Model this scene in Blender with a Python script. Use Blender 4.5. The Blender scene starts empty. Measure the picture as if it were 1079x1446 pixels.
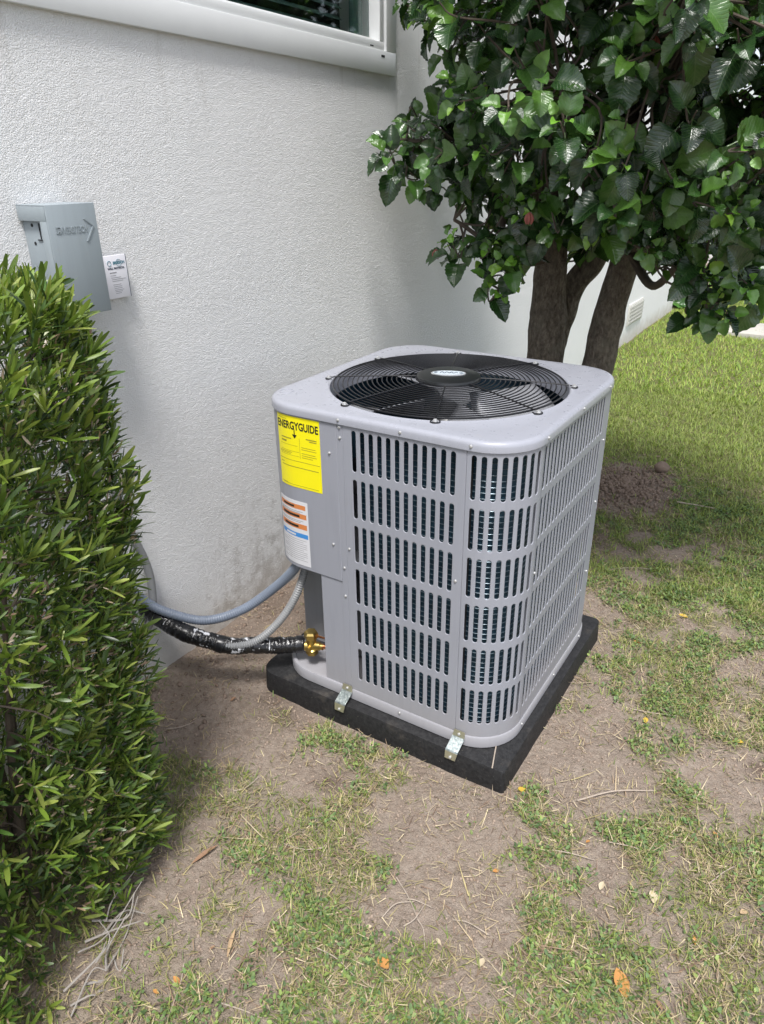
import bpy, bmesh, math, random
import numpy as np
from mathutils import Matrix, Vector
R = math.radians
random.seed(7); rng = np.random.default_rng(7)
scene = bpy.context.scene
C = scene.collection

# ------------------------------------------------------------------ camera
CAM_F, CAM_YAW, CAM_PIT, CAM_ROL = 1020.07, 0.5674, 0.4503, -0.0123
CAM_POS = np.array([1.6968, -1.4102, 1.5476])
_fw = np.array([-math.sin(CAM_YAW)*math.cos(CAM_PIT), math.cos(CAM_YAW)*math.cos(CAM_PIT), -math.sin(CAM_PIT)])
_r = np.cross(_fw, [0, 0, 1]); _r /= np.linalg.norm(_r); _u = np.cross(_r, _fw)
_rt = math.cos(CAM_ROL)*_r + math.sin(CAM_ROL)*_u
_up = -math.sin(CAM_ROL)*_r + math.cos(CAM_ROL)*_u
cd = bpy.data.cameras.new('camera'); cam = bpy.data.objects.new('camera', cd); C.objects.link(cam)
cd.sensor_fit = 'VERTICAL'; cd.sensor_height = 24.0; cd.lens = 24.0*CAM_F/1446.0
cd.clip_start = 0.02; cd.clip_end = 500
cam.matrix_world = Matrix(((_rt[0], _up[0], -_fw[0], CAM_POS[0]), (_rt[1], _up[1], -_fw[1], CAM_POS[1]),
                           (_rt[2], _up[2], -_fw[2], CAM_POS[2]), (0, 0, 0, 1)))
scene.camera = cam

# ------------------------------------------------------------------ light
SUN_DIR = np.array([0.22, -0.42, 1.05]); SUN_DIR /= np.linalg.norm(SUN_DIR)
SUN_EL = math.asin(SUN_DIR[2]); SUN_AZ = math.atan2(SUN_DIR[0], SUN_DIR[1])
world = bpy.data.worlds.new('World'); scene.world = world; world.use_nodes = True
wn = world.node_tree; wn.nodes.clear()
sky = wn.nodes.new('ShaderNodeTexSky'); sky.sky_type = 'NISHITA'; sky.sun_disc = False
sky.sun_elevation = SUN_EL; sky.sun_rotation = SUN_AZ
sky.air_density = 1.0; sky.dust_density = 2.5; sky.ozone_density = 1.0
bg = wn.nodes.new('ShaderNodeBackground'); bg.inputs['Strength'].default_value = 0.15
wo = wn.nodes.new('ShaderNodeOutputWorld')
hs = wn.nodes.new('ShaderNodeHueSaturation'); hs.inputs['Saturation'].default_value = .5
wn.links.new(sky.outputs[0], hs.inputs['Color']); wn.links.new(hs.outputs[0], bg.inputs[0]); wn.links.new(bg.outputs[0], wo.inputs[0])
sl = bpy.data.lights.new('sun', 'SUN'); sl.energy = 2.5; sl.angle = R(13); sl.color = (1.0, 0.98, 0.955)
so = bpy.data.objects.new('sun', sl); C.objects.link(so); so.location = (2, -3, 5)
so.rotation_euler = Vector(SUN_DIR).to_track_quat('Z', 'Y').to_euler()
scene.view_settings.view_transform = 'Standard'; scene.view_settings.look = 'None'
scene.view_settings.exposure = 0.80; scene.view_settings.gamma = 1.0
try: scene.view_settings.use_curve_mapping = False
except Exception: pass

def proj(P):
    d = np.asarray(P, float) - CAM_POS
    z = d @ _fw
    z = np.where(np.abs(z) < 1e-6, 1e-6, z)
    return np.stack([539.5 + CAM_F*(d @ _rt)/z, 723 - CAM_F*(d @ _up)/z, z], -1)
def ray(x, y): return _fw + _rt*(x-539.5)/CAM_F + _up*(723-y)/CAM_F
def onx(x, y, X=0.): d = ray(x, y); return CAM_POS + d*(X-CAM_POS[0])/d[0]
def ony(x, y, Y=0.): d = ray(x, y); return CAM_POS + d*(Y-CAM_POS[1])/d[1]
def onz(x, y, Z=0.): d = ray(x, y); return CAM_POS + d*(Z-CAM_POS[2])/d[2]

# ------------------------------------------------------------------ noise
def vnoise(x, y, scale, seed):
    g = np.random.default_rng(seed).random((64, 64))
    x = np.asarray(x, float)*scale + 17.3; y = np.asarray(y, float)*scale + 9.1
    i = np.floor(x).astype(int); j = np.floor(y).astype(int); fx = x-i; fy = y-j
    fx = fx*fx*(3-2*fx); fy = fy*fy*(3-2*fy)
    a = g[i % 64, j % 64]; b = g[(i+1) % 64, j % 64]; c = g[i % 64, (j+1) % 64]; d = g[(i+1) % 64, (j+1) % 64]
    return (a*(1-fx)+b*fx)*(1-fy) + (c*(1-fx)+d*fx)*fy
def fbm(x, y, scale, seed, o=4):
    s = 0; a = 1; t = 0
    for k in range(o):
        s = s + a*vnoise(x, y, scale*2**k, seed+k); t += a; a *= .5
    return s/t

# ------------------------------------------------------------------ materials
class NT:
    def __init__(s, name):
        s.m = bpy.data.materials.new(name); s.m.use_nodes = True; s.t = s.m.node_tree; s.t.nodes.clear()
        s.out = s.n('ShaderNodeOutputMaterial'); s.p = s.n('ShaderNodeBsdfPrincipled')
        s.l(s.p.outputs[0], s.out.inputs[0])
    def n(s, k, **kw):
        o = s.t.nodes.new(k)
        for a, b in kw.items(): setattr(o, a, b)
        return o
    def l(s, a, b): s.t.links.new(a, b)
    def set(s, **kw):
        for k, v in kw.items(): s.p.inputs[k.replace('_', ' ')].default_value = v
    def coord(s, scale=(1, 1, 1), kind='Object', rot=(0, 0, 0)):
        tc = s.n('ShaderNodeTexCoord'); mp = s.n('ShaderNodeMapping'); mp.inputs['Scale'].default_value = scale
        mp.inputs['Rotation'].default_value = rot
        s.l(tc.outputs[kind], mp.inputs[0]); return mp.outputs[0]
    def noise(s, vec, scale, detail=4, rough=.55, dist=0.):
        o = s.n('ShaderNodeTexNoise'); o.inputs['Scale'].default_value = scale; o.inputs['Detail'].default_value = detail
        o.inputs['Roughness'].default_value = rough; o.inputs['Distortion'].default_value = dist
        if vec is not None: s.l(vec, o.inputs['Vector'])
        return o.outputs['Fac']
    def vor(s, vec, scale, feature='F1'):
        o = s.n('ShaderNodeTexVoronoi', feature=feature); o.inputs['Scale'].default_value = scale; s.l(vec, o.inputs['Vector'])
        return o.outputs['Distance']
    def ramp(s, fac, stops):
        o = s.n('ShaderNodeValToRGB'); e = o.color_ramp.elements
        while len(e) < len(stops): e.new(.5)
        for k, (pos, col) in enumerate(stops):
            e[k].position = pos; e[k].color = (*col, 1) if len(col) == 3 else col
        s.l(fac, o.inputs[0]); return o.outputs[0]
    def mr(s, v, a, b, c=0., d=1.):
        o = s.n('ShaderNodeMapRange'); s.l(v, o.inputs[0])
        for k, x in enumerate((a, b, c, d)): o.inputs[k+1].default_value = x
        return o.outputs[0]
    def math(s, op, a, b=None):
        o = s.n('ShaderNodeMath', operation=op)
        for k, v in enumerate((a, b)):
            if v is None: continue
            if isinstance(v, (int, float)): o.inputs[k].default_value = v
            else: s.l(v, o.inputs[k])
        return o.outputs[0]
    def mix(s, f, a, b, mode='MIX'):
        o = s.n('ShaderNodeMix', data_type='RGBA', blend_type=mode)
        for sock, v in ((o.inputs[0], f), (o.inputs[6], a), (o.inputs[7], b)):
            if isinstance(v, (int, float)): sock.default_value = v
            elif isinstance(v, tuple): sock.default_value = (*v, 1) if len(v) == 3 else v
            else: s.l(v, sock)
        return o.outputs[2]
    def bump(s, h, strength, dist, prev=None):
        o = s.n('ShaderNodeBump'); o.inputs['Strength'].default_value = strength; o.inputs['Distance'].default_value = dist
        s.l(h, o.inputs['Height'])
        if prev is not None: s.l(prev, o.inputs['Normal'])
        return o.outputs[0]
    def base(s, c): s.l(c, s.p.inputs['Base Color'])
    def normal(s, n): s.l(n, s.p.inputs['Normal'])
    def attr(s, name, out='Color'):
        o = s.n('ShaderNodeAttribute', attribute_name=name); return o.outputs[out]
    def sepz(s, vec):
        o = s.n('ShaderNodeSeparateXYZ'); s.l(vec, o.inputs[0]); return o.outputs

def simple(name, col, rough=.5, metal=0., var=.06, nscale=30., bump=.0, bscale=200., spec=.5):
    m = NT(name); m.set(Roughness=rough, Metallic=metal); m.p.inputs['Specular IOR Level'].default_value = spec
    v = m.coord()
    f = m.noise(v, nscale, 5)
    c = tuple(col)
    m.base(m.mix(f, tuple(x*(1-var) for x in c), tuple(min(1, x*(1+var)) for x in c)))
    if bump > 0:
        m.normal(m.bump(m.noise(v, bscale, 3), bump, .002))
    return m.m

# stucco
def mat_stucco():
    m = NT('stucco'); m.set(Roughness=.85); m.p.inputs['Specular IOR Level'].default_value = .25
    v = m.coord()
    vs = m.coord((1, 1, 1.35))
    n1 = m.noise(vs, 210, 3, .65, .15)
    n2 = m.noise(vs, 80, 2, .5, .1)
    h = m.math('ADD', m.ramp(n1, [(.38, (0, 0, 0)), (.62, (1, 1, 1))]), m.math('MULTIPLY', n2, .8))
    n = m.bump(h, .9, .0020)
    big = m.noise(v, 1.3, 4)
    col = m.mix(big, (.79, .79, .79), (.86, .86, .86))
    x, y, z = m.sepz(v)
    # grime specks near the soil and below the window sill
    sp = m.noise(v, 18, 8, .75)
    low = m.mr(z, .02, .75, 1., 0.)
    nearu = m.mr(m.math('ABSOLUTE', m.math('SUBTRACT', y, .55)), .15, .8, 1., .12)
    g = m.math('MULTIPLY', m.math('MULTIPLY', low, nearu), 1.0)
    g2 = m.mr(m.math('ADD', sp, m.math('MULTIPLY', g, .36)), .70, .86)
    col = m.mix(m.math('MULTIPLY', g2, .38), col, (.22, .19, .15))
    stre = m.noise(m.coord((1, 9, .25)), 4, 5, .6)
    col = m.mix(m.mr(stre, .58, .85, 0, .09), col, (.50, .48, .44))
    soilband = m.mr(m.math('ADD', z, m.math('MULTIPLY', m.noise(v, 9, 5), -.18)), -.06, .05, .5, 0.)
    col = m.mix(soilband, col, (.40, .34, .27))
    st = m.noise(m.coord((1, 5, .5)), 5, 4)
    drip = m.math('MULTIPLY', m.mr(st, .58, .75), m.mr(z, 1.55, 1.86, 0., .28))
    col = m.mix(drip, col, (.35, .32, .27))
    m.base(col); m.normal(n)
    return m.m
M = {}
M['stucco'] = mat_stucco()
M['white_vinyl'] = simple('white_vinyl', (.72, .73, .73), .42, 0, .05, 12, .05, 300)
M['dark_room'] = simple('dark_room', (.03, .032, .032), .8)
M['sash_green'] = simple('sash_green', (.10, .17, .155), .45)
M['blind'] = simple('blind', (.09, .15, .14), .5)
def mat_glass():
    m = NT('window_glass'); m.set(Roughness=.03); m.p.inputs['IOR'].default_value = 1.45
    m.p.inputs['Transmission Weight'].default_value = 1.0
    m.p.inputs['Base Color'].default_value = (.75, .85, .82, 1)
    return m.m
M['glass'] = mat_glass()
# painted unit sheet metal
def mat_paint(name, col, rough=.38, peel=.04):
    m = NT(name); m.set(Roughness=rough); m.p.inputs['Specular IOR Level'].default_value = .5
    v = m.coord(); f = m.noise(v, 3.0, 5); d = m.noise(v, 40, 6, .7)
    c = m.mix(f, tuple(x*.96 for x in col), tuple(x*1.04 for x in col))
    c = m.mix(m.mr(d, .58, .85, 0, .35), c, (.30, .28, .25))
    sk = m.noise(m.coord((14, 14, 1.2)), 3, 5, .65)
    c = m.mix(m.mr(sk, .5, .8, 0, .30), c, tuple(x*.72 for x in col))
    zz = m.sepz(v)[2]
    c = m.mix(m.mr(m.math('ADD', zz, m.math('MULTIPLY', d, .12)), .13, .30, .28, 0.), c, (.33, .28, .23))
    m.base(c); m.normal(m.bump(m.noise(v, 350, 2), peel, .001))
    m.l(m.mr(d, .3, .8, rough-.06, rough+.1), m.p.inputs['Roughness'])
    return m.m
UNIT = (.292, .301, .342)
M['unit'] = mat_paint('unit_paint', UNIT)
M['cap'] = mat_paint('cap_paint', (.302, .311, .352), .30)
M['gap'] = simple('dark_seam', (.012, .012, .014), .8)
M['inner_steel'] = mat_paint('inner_galvanised', (.26, .27, .29), .45)
def mat_coil():
    m = NT('coil_fins'); m.set(Roughness=.4, Metallic=.3)
    v = m.coord(); f = m.noise(m.coord((1, 1, 8)), 6, 3)
    m.base(m.mix(f, (.014, .034, .055), (.03, .08, .12)))
    return m.m
M['coil'] = mat_coil()
M['coil_wire'] = simple('coil_tube', (.15, .19, .22), .35, .6)
M['black_wire'] = simple('black_coated_wire', (.010, .010, .012), .28)
M['hub'] = simple('black_hub', (.012, .013, .014), .32)
M['blade'] = simple('fan_blade_aluminium', (.38, .39, .42), .42, .35, .08, 8)
M['silver'] = simple('emblem_silver', (.75, .77, .80), .25, .7)
M['screw'] = simple('zinc_screw', (.62, .62, .62), .35, .6)
def mat_galv():
    m = NT('galvanised'); m.set(Roughness=.36, Metallic=.85)
    v = m.coord(); d = m.vor(v, 220)
    f = m.noise(v, 160, 3)
    m.base(m.ramp(f, [(.3, (.26, .31, .32)), (.5, (.46, .52, .52)), (.72, (.66, .70, .68))]))
    m.normal(m.bump(d, .25, .001)); return m.m
M['galv'] = mat_galv()
M['zinc_yellow'] = simple('yellowish_zinc', (.50, .49, .36), .4, .7, .12, 60)
def mat_pad():
    m = NT('pad_plastic'); m.set(Roughness=.62); m.p.inputs['Specular IOR Level'].default_value = .3
    v = m.coord(); d = m.noise(v, 14, 6, .65); s = m.noise(v, 90, 4, .6)
    c = m.mix(m.mr(s, .35, .7), (.010, .010, .011), (.026, .026, .027))
    c = m.mix(m.mr(d, .56, .8, 0, .4), c, (.14, .12, .10))
    sp = m.noise(v, 260, 2)
    c = m.mix(m.mr(sp, .72, .78, 0, .6), c, (.3, .27, .23))
    m.base(c); m.normal(m.bump(m.noise(v, 240, 4, .7), .6, .002)); return m.m
M['pad'] = mat_pad()
M['brass'] = simple('brass', (.56, .41, .14), .36, 1.0, .15, 60)
M['copper'] = simple('copper', (.62, .27, .13), .3, 1.0, .15, 50)
def mat_ribhose(name, col, pitch):
    m = NT(name); m.set(Roughness=.42)
    v = m.coord(); f = m.noise(v, 25, 5)
    m.base(m.mix(f, tuple(x*.85 for x in col), tuple(x*1.12 for x in col)))
    return m.m
M['blue_hose'] = mat_ribhose('blue_grey_conduit', (.175, .205, .26), 1)
M['grey_hose'] = mat_ribhose('grey_conduit', (.24, .245, .25), 1)
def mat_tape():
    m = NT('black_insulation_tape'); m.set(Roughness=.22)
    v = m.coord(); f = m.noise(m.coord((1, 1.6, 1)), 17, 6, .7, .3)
    n = m.attr('painted_sheen', 'Fac')
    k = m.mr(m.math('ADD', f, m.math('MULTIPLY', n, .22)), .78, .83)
    m.base(m.mix(k, (.010, .010, .011), (.66, .67, .70)))  # white colour stands in for reflections on the wrinkled black wrap
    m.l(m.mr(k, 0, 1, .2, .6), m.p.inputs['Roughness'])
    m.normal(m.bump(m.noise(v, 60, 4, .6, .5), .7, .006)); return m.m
M['tape'] = mat_tape()
M['box_grey'] = mat_paint('disconnect_box_paint', (.285, .325, .35), .42)
M['card'] = simple('white_card', (.80, .79, .84), .4)
M['ink'] = simple('dark_ink', (.035, .05, .08), .6)
M['ink_teal'] = simple('teal_ink', (.06, .20, .26), .6)
M['black_ink'] = simple('black_ink', (.012, .012, .010), .6)
M['ink_soft'] = simple('faint_ink', (.30, .26, .03), .6)
M['grey_ink'] = simple('grey_ink', (.30, .30, .32), .6)
M['yellow'] = simple('energy_label_yellow', (.90, .80, .012), .35, 0, .03)
M['label_white'] = simple('label_white', (.66, .66, .69), .35)
M['orange'] = simple('warning_orange', (.62, .22, .07), .4)
M['blue'] = simple('notice_blue', (.06, .26, .62), .4)
def mat_bark():
    m = NT('bark'); m.set(Roughness=.9); m.p.inputs['Specular IOR Level'].default_value = .2
    v = m.coord((1, 1, .5)); a = m.noise(v, 70, 9, .75, .3); b = m.vor(v, 70); cc = m.noise(m.coord(), 12, 5, .65)
    col = m.ramp(a, [(.3, (.05, .042, .034)), (.5, (.17, .143, .115)), (.72, (.36, .31, .25))])
    m.base(m.mix(m.mr(cc, .5, .75, 0, .55), col, (.26, .24, .19)))
    m.normal(m.bump(m.math('ADD', a, m.math('MULTIPLY', b, .6)), 1., .02)); return m.m
M['bark'] = mat_bark()
M['twig'] = simple('pale_dry_twig', (.36, .30, .245), .85, 0, .3, 60, .4, 200)
M['greytwig'] = simple('grey_weathered_stem', (.27, .245, .22), .85, 0, .3, 50, .4, 200)
M['drystem'] = simple('brown_branch', (.085, .066, .05), .9, 0, .3, 40, .5, 150)
def mat_leaf(name, veins=True, rough=.22, trans=.12):
    m = NT(name); m.set(Roughness=rough)
    if veins: m.p.inputs['Specular IOR Level'].default_value = .75
    col = m.attr('col')
    h = None
    if veins:
        uv = m.n('ShaderNodeUVMap'); sx = m.sepz(uv.outputs[0])
        au = m.math('ABSOLUTE', m.math('SUBTRACT', sx[0], .5))
        ph = m.math('MULTIPLY', m.math('SUBTRACT', sx[1], m.math('MULTIPLY', au, .75)), 31.)
        w = m.math('POWER', m.math('ABSOLUTE', m.math('COSINE', ph)), 10.)
        mid = m.mr(au, .0, .03, 1., 0.)
        vein = m.math('MAXIMUM', m.math('MULTIPLY', w, .6), mid)
        col = m.mix(m.math('MULTIPLY', vein, .22), col, m.mix(.5, col, (.28, .40, .12)))
        h = m.math('SUBTRACT', m.math('MULTIPLY', m.noise(m.coord(), 60, 2), .5), vein)
        m.normal(m.bump(h, .3, .0025))
    f = m.noise(m.coord(), 35, 3)
    col = m.mix(m.mr(f, .3, .7), m.mix(1., col, (.78, .78, .78), 'MULTIPLY'), col)
    m.base(col)
    tr = m.n('ShaderNodeBsdfTranslucent'); m.l(m.mix(1., col, (1.5, 1.7, .7), 'MULTIPLY'), tr.inputs[0])
    mx = m.n('ShaderNodeMixShader'); mx.inputs[0].default_value = trans
    m.l(m.p.outputs[0], mx.inputs[1]); m.l(tr.outputs[0], mx.inputs[2]); m.l(mx.outputs[0], m.out.inputs[0])
    return m.m
M['hib_leaf'] = mat_leaf('broad_leaf')
M['hedge_leaf'] = mat_leaf('narrow_leaf', False, .36, .15)
M['grass'] = mat_leaf('grass_blade', False, .6, .25)
M['dry'] = mat_leaf('dry_litter', False, .8, .1)
def mat_ground():
    m = NT('soil'); m.set(Roughness=.95); m.p.inputs['Specular IOR Level'].default_value = .15
    v = m.coord(); a = m.noise(v, 5, 6, .6); b = m.noise(v, 60, 5, .65); c = m.noise(v, 300, 3, .6)
    col = m.mix(a, (.235, .188, .150), (.40, .335, .280))
    col = m.mix(m.mr(b, .35, .75), col, m.mix(1., col, (.62, .58, .55), 'MULTIPLY'))
    col = m.mix(m.mr(c, .5, .75, 0, .6), col, (.40, .335, .275))
    col = m.mix(m.attr('damp', 'Fac'), col, (.135, .10, .08))
    lawn = m.attr('lawn', 'Fac')
    col = m.mix(lawn, col, m.mix(m.noise(v, 25, 5), (.075, .085, .03), (.17, .17, .06)))
    col = m.mix(m.mr(m.noise(v, 11, 5, .6), .55, .75, 0, .45), col, (.20, .145, .112))
    m.base(col)
    h = m.math('ADD', m.math('MULTIPLY', b, .9), m.math('MULTIPLY', c, .35))
    m.normal(m.bump(h, 1., .016)); return m.m
M['ground'] = mat_ground()
M['clod'] = simple('soil_clod', (.20, .15, .118), .95, 0, .3, 30, .8, 120, .1)
M['pebble'] = simple('soil_crumb', (.28, .22, .175), .95, 0, .35, 25, .5, 120, .1)
M['concrete'] = simple('concrete', (.42, .40, .36), .9, 0, .15, 8, .5, 90)
M['vent'] = simple('vent_metal', (.55, .54, .51), .6)
M['petal'] = simple('withered_petal', (.30, .09, .07), .7, 0, .3, 60)

# ------------------------------------------------------------------ mesh helpers
def mesh_obj(name, V, F, mat, parent=None, smooth=None, world=True):
    me = bpy.data.meshes.new(name); me.from_pydata([tuple(map(float, v)) for v in V], [], [tuple(map(int, f)) for f in F]); me.update()
    return link(name, me, mat, parent, smooth)
def link(name, me, mat, parent=None, smooth=None):
    if mat is not None and not me.materials: me.materials.append(mat)
    if smooth is not None:
        me.polygons.foreach_set('use_smooth', [True]*len(me.polygons))
        me.set_sharp_from_angle(angle=R(smooth))
    o = bpy.data.objects.new(name, me); C.objects.link(o)
    if parent is not None:
        o.parent = parent
        if parent.type == 'EMPTY' and parent.parent is None: o.location = -parent.location
    return o
def from_bm(name, bm, mat, parent=None, smooth=None):
    bmesh.ops.recalc_face_normals(bm, faces=bm.faces)
    me = bpy.data.meshes.new(name); bm.to_mesh(me); bm.free()
    return link(name, me, mat, parent, smooth)
def thing(name, label, cat, loc=(0, 0, 0), group=None):
    o = bpy.data.objects.new(name, None); C.objects.link(o); o.location = loc; o.empty_display_size = .1
    return tag(o, label, cat, group)
def tag(o, label, cat, group=None):
    o['label'] = label; o['category'] = cat
    if group: o['group'] = group
    return o
def stuff(o): o['kind'] = 'stuff'; return o
def bm_box(bm, a, b, bev=0., seg=2):
    a = Vector(a); b = Vector(b); c = (a+b)/2; d = b-a
    r = bmesh.ops.create_cube(bm, size=1, matrix=Matrix.Translation(c) @ Matrix.Diagonal((*d, 1)))
    if bev > 0:
        es = list({e for v in r['verts'] for e in v.link_edges})
        bmesh.ops.bevel(bm, geom=es, offset=bev, segments=seg, profile=.5, affect='EDGES')
def box(name, a, b, mat, parent=None, bev=0., seg=2):
    bm = bmesh.new(); bm_box(bm, a, b, bev, seg); return from_bm(name, bm, mat, parent, 35 if bev else None)
def catmull(pts, n=8):
    P = [np.array(p, float) for p in pts]; P = [2*P[0]-P[1]] + P + [2*P[-1]-P[-2]]; out = []
    for i in range(1, len(P)-2):
        for k in range(n):
            t = k/n; a, b, c, d = P[i-1:i+3]
            out.append(.5*((2*b)+(-a+c)*t+(2*a-5*b+4*c-d)*t*t+(-a+3*b-3*c+d)*t**3))
    out.append(P[-2]); return np.array(out)
def tube_vf(pts, rad, sides=8, cap=True, off=0):
    pts = np.asarray(pts, float); n = len(pts)
    rad = np.broadcast_to(np.asarray(rad, float), (n,)) if np.ndim(rad) < 2 else np.asarray(rad)
    T = np.gradient(pts, axis=0); T /= np.linalg.norm(T, axis=1, keepdims=True)+1e-12
    up = np.array([0, 0, 1.]) if abs(T[0][2]) < .9 else np.array([1., 0, 0])
    V = []; F = []
    u = np.cross(T[0], up); u /= np.linalg.norm(u)
    for i in range(n):
        u = u - T[i]*(u @ T[i]); u /= np.linalg.norm(u); w = np.cross(T[i], u)
        for k in range(sides):
            a = 2*math.pi*k/sides
            rr = rad[i] if np.ndim(rad) < 2 else rad[i][k]
            V.append(pts[i] + rr*(math.cos(a)*u+math.sin(a)*w))
    for i in range(n-1):
        for k in range(sides):
            a = off+i*sides+k; b = off+i*sides+(k+1) % sides
            F.append((a, b, b+sides, a+sides))
    if cap:
        F.append(tuple(off+k for k in range(sides))[::-1]); F.append(tuple(off+(n-1)*sides+k for k in range(sides)))
    return V, F
def tube(name, pts, rad, mat, parent=None, sides=10):
    V, F = tube_vf(pts, rad, sides); return mesh_obj(name, V, F, mat, parent, 50)
def multi(name, parts, mat, parent=None, smooth=50):
    V = []; F = []
    for v, f in parts:
        o = len(V); V += list(v); F += [tuple(i+o for i in q) for q in f]
    return mesh_obj(name, V, F, mat, parent, smooth)
def lathe_vf(prof, origin, axis=(0, 0, 1), seg=24, hexsel=None):
    origin = np.array(origin, float); ax = np.array(axis, float); ax /= np.linalg.norm(ax)
    t = np.array([1., 0, 0]) if abs(ax[0]) < .9 else np.array([0, 1., 0])
    u = np.cross(ax, t); u /= np.linalg.norm(u); w = np.cross(ax, u)
    V = []; F = []
    for (r, h) in prof:
        for k in range(seg):
            a = 2*math.pi*k/seg; V.append(origin+ax*h+r*(math.cos(a)*u+math.sin(a)*w))
    for i in range(len(prof)-1):
        for k in range(seg):
            a = i*seg+k; b = i*seg+(k+1) % seg; F.append((a, b, b+seg, a+seg))
    F.append(tuple(range(seg))[::-1]); F.append(tuple((len(prof)-1)*seg+k for k in range(seg)))
    return V, F
def text_mesh(txt, size, extrude=.0006, bold=0., align='CENTER'):
    cu = bpy.data.curves.new('t', 'FONT'); cu.body = txt; cu.size = size; cu.extrude = extrude; cu.offset = bold
    cu.align_x = align; cu.align_y = 'CENTER'; cu.resolution_u = 3
    o = bpy.data.objects.new('t', cu); C.objects.link(o)
    bpy.context.view_layer.update()
    me = bpy.data.meshes.new_from_object(o.evaluated_get(bpy.context.evaluated_depsgraph_get()))
    V = np.array([v.co[:] for v in me.vertices]); F = [tuple(p.vertices) for p in me.polygons]
    bpy.data.objects.remove(o); bpy.data.curves.remove(cu); bpy.data.meshes.remove(me)
    return V, F
def scatter_mesh(name, tV, tF, tUV, Mx, T, col):
    """tV (n,3); Mx (N,3,3); T (N,3); col (N,3) or (N,n,3)"""
    tV = np.asarray(tV, float); n = len(tV); N = len(T)
    V = np.einsum('nij,vj->nvi', Mx, tV) + T[:, None, :]
    tris = np.array(tF); k = tris.shape[1]
    F = (tris[None] + (np.arange(N)*n)[:, None, None]).reshape(-1, k)
    me = bpy.data.meshes.new(name)
    me.vertices.add(N*n); me.vertices.foreach_set('co', V.reshape(-1).astype(np.float32))
    me.loops.add(F.size); me.loops.foreach_set('vertex_index', F.reshape(-1).astype(np.int32))
    me.polygons.add(len(F)); me.polygons.foreach_set('loop_start', (np.arange(len(F))*k).astype(np.int32))
    me.polygons.foreach_set('loop_total', np.full(len(F), k, np.int32))
    me.polygons.foreach_set('use_smooth', np.ones(len(F), bool))
    if tUV is not None:
        uvl = me.uv_layers.new(name='UVMap'); uv = np.asarray(tUV)[tris.reshape(-1)]
        uvl.data.foreach_set('uv', np.tile(uv, (N, 1)).reshape(-1).astype(np.float32))
    ca = me.color_attributes.new('col', 'FLOAT_COLOR', 'POINT')
    c = np.asarray(col, float)
    if c.ndim == 2: c = np.repeat(c[:, None, :], n, 1)
    c4 = np.concatenate([c, np.ones((N, n, 1))], -1)
    ca.data.foreach_set('color', c4.reshape(-1).astype(np.float32))
    me.update(calc_edges=True)
    return me
def frames(d, nrm):
    """columns side, d, n; d,nrm (N,3)"""
    d = d/np.linalg.norm(d, axis=1, keepdims=True)
    s = np.cross(d, nrm); s /= np.linalg.norm(s, axis=1, keepdims=True)+1e-9
    n = np.cross(s, d)
    return np.stack([s, d, n], -1)
def rand_unit(N):
    v = rng.normal(size=(N, 3)); return v/np.linalg.norm(v, axis=1, keepdims=True)

# ================================================================== GROUND
SX0, SR, SS = .381, .134, .79                 # unit: left x, corner radius, side
SX1, SY1 = SX0+SS, SS
PADX0, PADX1, PADY0, PADY1, PADT = .335, 1.197, -.0335, .82, .074
heap = onz(900, 690)[:2]
def hgt(x, y):
    h = (fbm(x, y, 3., 11, 4)-.5)*.030 + (fbm(x, y, 14., 31, 4)-.5)*.018
    d = np.hypot(x-heap[0], (y-heap[1])*.8)
    h = h + .035*np.exp(-(d/.22)**2)
    under = ((x > PADX0-.05) & (x < PADX1+.05) & (y > PADY0-.05) & (y < PADY1+.05))
    return np.where(under, np.minimum(h*.5-.004, .004), h) + np.where(np.asarray(y) > 3, .0, 0.)
bare = [(330,1040,.17),(290,1000,.16),(240,1235,.11),(330,1330,.10),(350,1270,.08),(570,1140,.12),(600,1190,.10),(590,1290,.07),
        (690,1300,.08),(720,1345,.07),(440,1075,.07),(810,1060,.15),(845,1000,.12),(800,1105,.10),(850,860,.12),(880,780,.17),
        (895,690,.36),(960,770,.13),(1000,1085,.10),(850,1235,.06),(950,1365,.07),(660,1415,.07),(390,1405,.07),(250,960,.14),
        (370,860,.2),(300,900,.2),(660,1130,.09),(1050,1120,.07),(490,1080,.06),(610,1240,.08)]
lush = [(1000,1310,.20),(900,1160,.10),(960,960,.13),(920,845,.09),(450,1160,.10),(745,1190,.10),(430,1250,.11),(1040,1200,.12),
        (800,1330,.12),(540,1390,.12),(300,1130,.10),(480,1020,.05),(1040,900,.12),(900,1080,.06),(980,1010,.10),(320,1290,.07),(860,1400,.1),(420,1420,.08)]
bareW = np.array([[*onz(a, b)[:2], r] for a, b, r in bare]); lushW = np.array([[*onz(a, b)[:2], r] for a, b, r in lush])
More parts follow.
